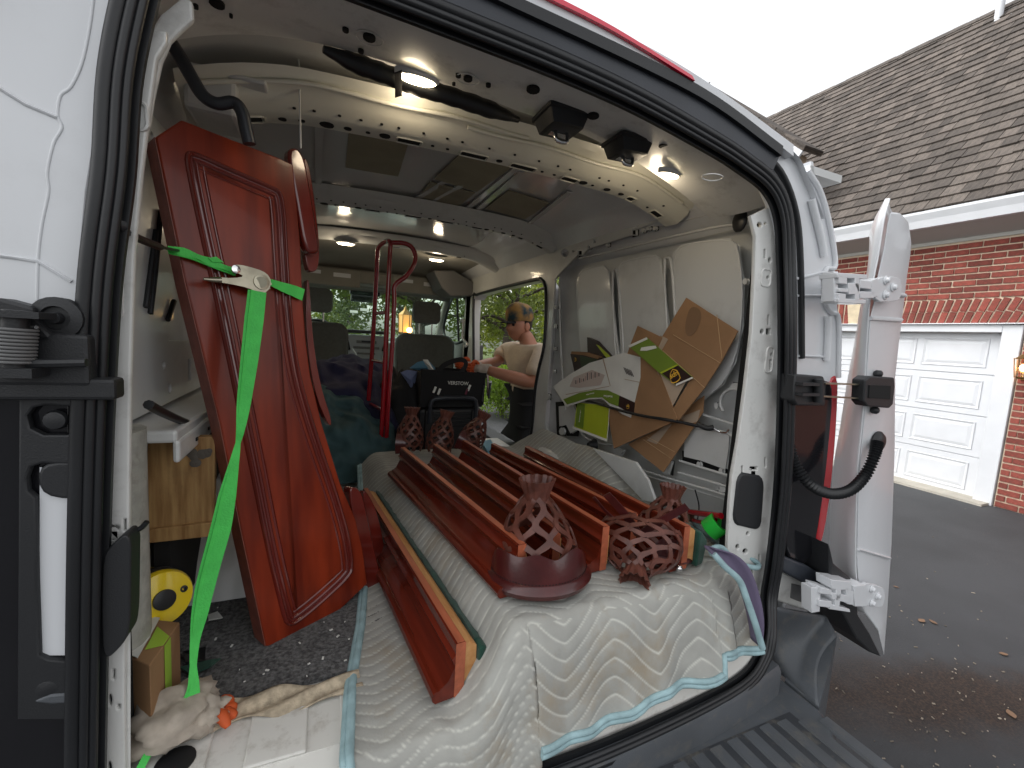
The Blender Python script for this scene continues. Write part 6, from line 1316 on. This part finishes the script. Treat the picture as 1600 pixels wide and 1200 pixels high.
# ---------------------------------------------------------------- rolling tool box with tote
TY = 1.74; q0, q1 = on('Y', TY, 664, 700), on('Y', TY, 760, 640)
x0, x1 = .135, .535
tb = thing('tool_box', ((x0+x1)/2, TY+.2, 0), 'black ribbed rolling tool box under an open tool tote', 'tool box')
G().box(((x0+x1)/2, TY+.2, .17), (x1-x0, .38, .30)).build('body', 'blackpl', tb, bevel=.02)
for k in range(5): G().box(((x0+x1)/2, TY+.005, .20+k*.024), (.24, .02, .010)).build('rib', 'blackpl', tb, bevel=.003)
for x in (x0+.055, x1-.055): G().box((x, TY+.0, .17), (.05, .03, .29)).build('corner_post', 'blackpl', tb, bevel=.008)
g = G(); g.tube(smoothp([V((x0+.055, TY-.01, .24)), V((x0+.055, TY-.02, .37)), V((x0+.09, TY-.02, .395)), V((x1-.09, TY-.02, .395)), V((x1-.055, TY-.02, .37)), V((x1-.055, TY-.01, .24))], 1), .014, 8); g.build('handle', 'bluepl', tb, smooth=60)
tt = thing('tool_tote', ((x0+x1)/2, TY+.15, .33), 'open black tool tote with white lettering held by the man', 'tool bag')
g = G(); fr_ = [V((x0+.02, TY+.04, .33)), V((x1-.0, TY+.04, .33)), V((x1+.02, TY+.03, .545)), V((x0+.0, TY+.03, .56))]; g.prism(fr_, (0, .012, 0)); g.prism([p+V((0, .24, 0)) for p in fr_], (0, .012, 0)); g.build('tote_side', 'blackc', tt, bevel=.004)
for x in (x0+.01, x1+.005): G().box((x, TY+.16, .44), (.012, .26, .20)).build('end_panel', 'blackc', tt, bevel=.004)
G().box(((x0+x1)/2, TY+.16, .335), (x1-x0, .26, .012)).build('base', 'blackc', tt)
text('lettering', 'VERSTOW', .030, on('Y', TY+.027, 716, 599), V((1, 0, -.03)), V((.02, 0, 1)), 'whitep', tt, .0004, sx=.95)
for (px, c_) in (((679, 609), 'whitep'), ((686, 612), 'whitep'), ((733, 606), 'whitep'), ((729, 612), 'brownp')): G().box(on('Y', TY+.02, *px), (.014, .006, .040), Matrix.Rotation(R(20), 3, 'Y')).build('tool_tip', c_ if c_ != 'brownp' else mat('maroon', (.12, .01, .03), .4), tt, bevel=.002)
rnd = random.Random(9)
for k in range(9):
    x = x1+rnd.uniform(-.02, .05); y = TY+rnd.uniform(.02, .24); zb_ = rnd.uniform(.36, .42); g = G(); g.tube([V((x, y, zb_)), V((x+rnd.uniform(-.02, .03), y, zb_+rnd.uniform(.10, .16)))], rnd.uniform(.005, .010), 6); g.build('tool_shank', 'chrome' if k % 2 else 'blackpl', tt, smooth=50)
g = G(); g.strip(catmull([on('Y', TY+.03, 682, 585), on('Y', TY+.05, 692, 572), on('Y', TY+.08, 706, 565), on('Y', TY+.10, 722, 562), on('Y', TY+.10, 728, 570), on('Y', TY+.05, 716, 588)], 4), V((.3, -1, .3)), .030, .004); g.build('carry_strap', 'blackc', tt, smooth=50)
bg_ = thing('duffel_bag', (.08, 1.95, 0), 'black soft bag stuffed with papers left of the tool tote', 'bag')
lump('bag_body', (.06, 2.02, .22), .15, .22, .30, 0, 'blackc', 7.0, bg_, amp=.22)
def cloth(name, px, y, m, par, amp=.01): 
    q = [on('Y', y, *p) for p in px]; c = sum(q, V((0, 0, 0)))/len(q); c += V((0, -.03, 0)); g = G()
    for i in range(len(q)): g.add([q[i], q[(i+1) % len(q)], c], [(0, 1, 2)])
    return g.build(name, m, par, solid=.003)
cloth('blue_cloth', [(640, 575), (652, 566), (668, 562), (680, 575), (679, 584), (662, 580)], 1.95, mat('blue_cloth', (.10, .24, .34), .8), bg_); cloth('pale_cloth', [(661, 562), (668, 562), (680, 582), (672, 582)], 1.93, 'whitep', bg_)
cloth('paper', [(612, 625), (634, 590), (646, 626), (634, 635)], 1.93, 'paper', bg_); cloth('lilac_cloth', [(626, 582), (636, 578), (652, 580), (648, 600), (646, 620), (636, 596)], 1.90, mat('lilac_cloth', (.16, .20, .34), .8), bg_)
cloth('glove_fingers', [(608, 640), (624, 636), (626, 664), (612, 668)], 1.88, 'glovew', bg_); cloth('pale_wrap', [(608, 680), (624, 679), (622, 690), (608, 694)], 1.85, 'whitep', bg_)

# ================================================================ THE MAN
def skin(name, J, E, m, parent, root, subd=2, solid=0):
    ks = list(J); me = bpy.data.meshes.new(name); me.from_pydata([J[k][0] for k in ks], [(ks.index(a), ks.index(b)) for a, b in E], []); o = bpy.data.objects.new(name, me); COL.objects.link(o)
    s = o.modifiers.new('k', 'SKIN'); 
    for i, k in enumerate(ks):
        r = J[k][1]; r = r if isinstance(r, tuple) else (r, r); v = me.skin_vertices[0].data[i]; v.radius = r; v.use_root = (k == root)
    s.use_smooth_shade = True; u = o.modifiers.new('u', 'SUBSURF'); u.levels = subd; u.render_levels = subd
    dg = bpy.context.evaluated_depsgraph_get(); me2 = bpy.data.meshes.new_from_object(o.evaluated_get(dg)); COL.objects.unlink(o); bpy.data.objects.remove(o)
    return link(name, me2, m, parent, smooth=180)
o_ = lambda x, *p: on('X', x-.17, *p)
man = thing('person', (1.28, 2.35, GZ), 'man in tan shirt, patterned cap and orange gloves reaching in at the side door', 'person')
hd = o_(1.10, 811, 508)
nk = o_(1.16, 826, 535); chs = o_(1.20, 832, 560); bel = o_(1.26, 834, 610); pel = o_(1.30, 838, 648)
shL = o_(1.17, 846, 552)+V((0, -.04, 0)); elL = o_(1.05, 822, 597)+V((.03, -.05, 0)); wrL = on('Y', 1.96, 757, 577); haL = on('Y', 1.93, 738, 576)
shR = o_(1.20, 803, 549)+V((-.02, .10, 0)); elR = on('Y', 2.50, 776, 566); wrR = on('Y', 2.16, 742, 572); haR = on('Y', 2.06, 724, 571)
fy = pel.y
J = {'pel': (pel, (.15, .12)), 'bel': (bel, (.15, .12)), 'chs': (chs, (.17, .13)), 'nk0': (nk-V((0, 0, .04)), .075), 'nk': (nk, .062), 'nk2': (hd-V((-.02, 0, .03)), .062),
     'shL': (shL, .062), 'elL': (elL, .050), 'wrL': (wrL, .034), 'foL': (elL.lerp(wrL, .35), .049), 'shR': (shR, .062), 'elR': (elR, .046), 'wrR': (wrR, .034), 'foR': (elR.lerp(wrR, .35), .046)}
for s_, n_ in ((-1, 'L'), (1, 'R')):
    J['hp'+n_] = (V((pel.x+.0, fy+s_*.10, pel.z-.08)), .10); J['kn'+n_] = (V((pel.x-.02, fy+s_*.12, GZ+.50)), .065); J['an'+n_] = (V((pel.x+.06, fy+s_*.13, GZ+.09)), .045); J['to'+n_] = (V((pel.x-.12, fy+s_*.14, GZ+.04)), .04)
E_ = [('pel', 'bel'), ('bel', 'chs'), ('chs', 'nk0'), ('nk0', 'nk'), ('nk', 'nk2'), ('chs', 'shL'), ('shL', 'elL'), ('elL', 'foL'), ('foL', 'wrL'), ('chs', 'shR'), ('shR', 'elR'), ('elR', 'foR'), ('foR', 'wrR'),
      ('pel', 'hpL'), ('hpL', 'knL'), ('knL', 'anL'), ('anL', 'toL'), ('pel', 'hpR'), ('hpR', 'knR'), ('knR', 'anR'), ('anR', 'toR')]
skin('body', J, E_, 'skin', man, 'pel')
S = {'low': (pel+V((0, 0, .02)), (.19, .165)), 'bel': (bel-V((0, 0, .0)), (.20, .17)), 'mid': (bel.lerp(chs, .5), (.19, .15)), 'chs': (chs, (.20, .155)), 'nk': (nk-V((-.01, 0, .02)), .085), 'shL': (shL, .085), 'elL': (shL.lerp(elL, .55), .088), 'elL2': (shL.lerp(elL, .88), .085), 'shR': (shR, .082), 'elR': (shR.lerp(elR, .55), .082), 'elR2': (shR.lerp(elR, .75), .078)}
skin('shirt', S, [('low', 'bel'), ('bel', 'mid'), ('mid', 'chs'), ('chs', 'nk'), ('chs', 'shL'), ('shL', 'elL'), ('elL', 'elL2'), ('chs', 'shR'), ('shR', 'elR'), ('elR', 'elR2')], 'shirt', man, 'chs')
skin('back_brace', {'a': (pel+V((0, 0, .10)), (.20, .18)), 'b': (pel+V((0, 0, .02)), (.215, .19)), 'c': (pel-V((0, 0, .06)), (.20, .18))}, [('a', 'b'), ('b', 'c')], 'blackc', man, 'b')
TR = {'pel': (pel-V((0, 0, .0)), (.20, .17)), 'pe2': (pel-V((0, 0, .10)), (.19, .17))}
for n_ in 'LR': TR['hp'+n_] = (J['hp'+n_][0]-V((0, 0, .08)), .13); TR['kn'+n_] = (J['hp'+n_][0].lerp(J['kn'+n_][0], .75), .115)
skin('shorts', TR, [('pel', 'pe2'), ('pe2', 'hpL'), ('hpL', 'knL'), ('pe2', 'hpR'), ('hpR', 'knR')], mat('khaki_cloth', (.34, .28, .20), .9, var=.2), man, 'pe2')
for n_ in 'LR': skin('legging', {'a': (J['hp'+n_][0].lerp(J['kn'+n_][0], .6), .095), 'b': (J['kn'+n_][0], .078), 'c': (J['an'+n_][0], .055)}, [('a', 'b'), ('b', 'c')], 'blackc', man, 'b'); skin('shoe', {'a': (J['an'+n_][0]-V((0, 0, .02)), .06), 'b': (J['to'+n_][0], .05)}, [('a', 'b')], 'rubber', man, 'a')
# head: lofted in profile, facing -X with a slight turn
fd = V((-1, -.30, -.12)).normalized(); sd_ = V((0, 0, 1)).cross(fd).normalized(); up_ = fd.cross(sd_)
Hm = Matrix((fd, sd_, up_)).transposed()
g = G(); rings = []; n = 28; mrows = 26
for i in range(1, mrows):
    z = -1+2*i/mrows; ring = []
    for k in range(n):
        a = 2*PI*k/n; rr = math.sqrt(max(0, 1-z*z)); x, y = math.cos(a)*rr*.098, math.sin(a)*rr*.076
        zz = z*.122; front = max(0, math.cos(a))**3
        if z < -.25: x += .012*front*(1-abs(z+.62)*1.2); y *= 1-.18*sst(.2, 1, -z)
        if x < 0 and z < -.3: x *= 1-.35*sst(.3, .9, -z)
        ring.append(Hm @ V((x, y, zz)))
        f2 = max(0, math.cos(a))**24
        ring[-1] += Hm @ V((.030*f2*math.exp(-((z+.16)/.13)**2)+.010*f2*math.exp(-((z-.02)/.1)**2)-.004*f2*math.exp(-((z+.40)/.05)**2)+.009*f2*math.exp(-((z+.50)/.07)**2)+.008*f2*math.exp(-((z+.33)/.05)**2), 0, 0))
        ring[-1] += Hm @ V((-.012*math.exp(-((abs(a if a < PI else a-2*PI)-.42)/.2)**2)*math.exp(-((z-.02)/.12)**2), 0, 0))
    rings.append([hd+p for p in ring])
g.loft(rings); head = g.build('head', 'skin', man, smooth=180)
for s_ in (-1, 1):
    g = G(); g.ball(hd+Hm @ V((-.012, s_*.078, -.012)), .033, 8, (.75, .35, 1), rot=Hm); g.build('ear', 'skin', head, smooth=80)
    g = G(); g.ball(hd+Hm @ V((.078, s_*.030, .008)), .012, 6); g.build('eye', 'hole', head, smooth=80)
    g = G(); g.tube([hd+Hm @ V((.088, s_*.014, .030)), hd+Hm @ V((.084, s_*.034, .033)), hd+Hm @ V((.070, s_*.050, .026))], .004, 6); g.build('eyebrow', 'hole', head, smooth=80)
g = G(); g.tube([hd+Hm @ V((.090, y, -.052-.004*abs(y)/.02)) for y in (-.024, -.012, 0, .012, .024)], .0035, 6); g.build('mouth', mat('lip', (.16, .05, .04), .5), head, smooth=80)
hr = G(); hr.ball(hd+Hm @ V((-.02, 0, .012)), .094, 10, (.96, .85, 1.0), rot=Hm); hr.build('hair', mat('dark_hair', (.02, .015, .012), .8), head, smooth=80)
g = G(); rings = []
for z, r in ((.030, 1.0), (.055, 1.06), (.09, 1.04), (.125, .92), (.15, .66), (.162, .32), (.165, .05)): rings.append([hd+Hm @ V((-.008+math.cos(k*PI/12)*.108*r, math.sin(k*PI/12)*.088*r, z+.006*math.cos(k*PI/12)+.002*math.sin(k*PI/2))) for k in range(24)])
g.loft(rings); cap_ = g.build('cap', 'capc', man, smooth=50)
g = G(); g.grid(lambda u, v: hd+Hm @ V((.085+.085*math.sin(u*PI)**.6*v, (-.068+.136*u)*(1-.1*v), .034-.006*v-.012*(u-.5)**2*4)), 14, 5); g.build('cap_peak', 'blackc', cap_, smooth=60, solid=.004)
# gloved hands: knit cuff and palm, orange fingers curled round the strap
def hand(wr, pc, par, sgn, seed):
    d = (pc-wr).normalized(); up2 = (V((0, 0, 1))-d*d.z).normalized(); s3 = d.cross(up2)*sgn; hn = None
    hn = skin('glove', {'a': (wr-d*.05, .044), 'b': (wr, .041), 'c': (wr.lerp(pc, .5), (.045, .036)), 'd': (pc, (.046, .030))}, [('a', 'b'), ('b', 'c'), ('c', 'd')], 'glovew', par, 'b')
    for k in range(4):
        b0 = pc+up2*(.026-.017*k)+d*.0; l = (.030, .034, .032, .025)[k]
        c1_ = b0+d*l; c2_ = c1_+(d*.5-s3*.8).normalized()*l*.8; c3_ = c2_+(-d*.3-s3*.8).normalized()*l*.6
        g = G(); g.tube(catmull([b0-d*.015, b0+d*.01, c1_, c2_, c3_], 3), [.0115]*7+[.011]*3+[.010, .009, .006], 8); g.build('finger', 'gloveo', hn, smooth=60)
    g = G(); t0 = wr.lerp(pc, .55)+up2*.030; g.tube(catmull([t0, t0+up2*.018+d*.022, t0+up2*.014+d*.048-s3*.012, t0+up2*.004+d*.066-s3*.02], 3), [.013]*6+[.011, .010, .009, .006], 8); g.build('thumb', 'gloveo', hn, smooth=60)
hand(wrL, haL, man, 1, 1); hand(wrR, haR, man, -1, 2)
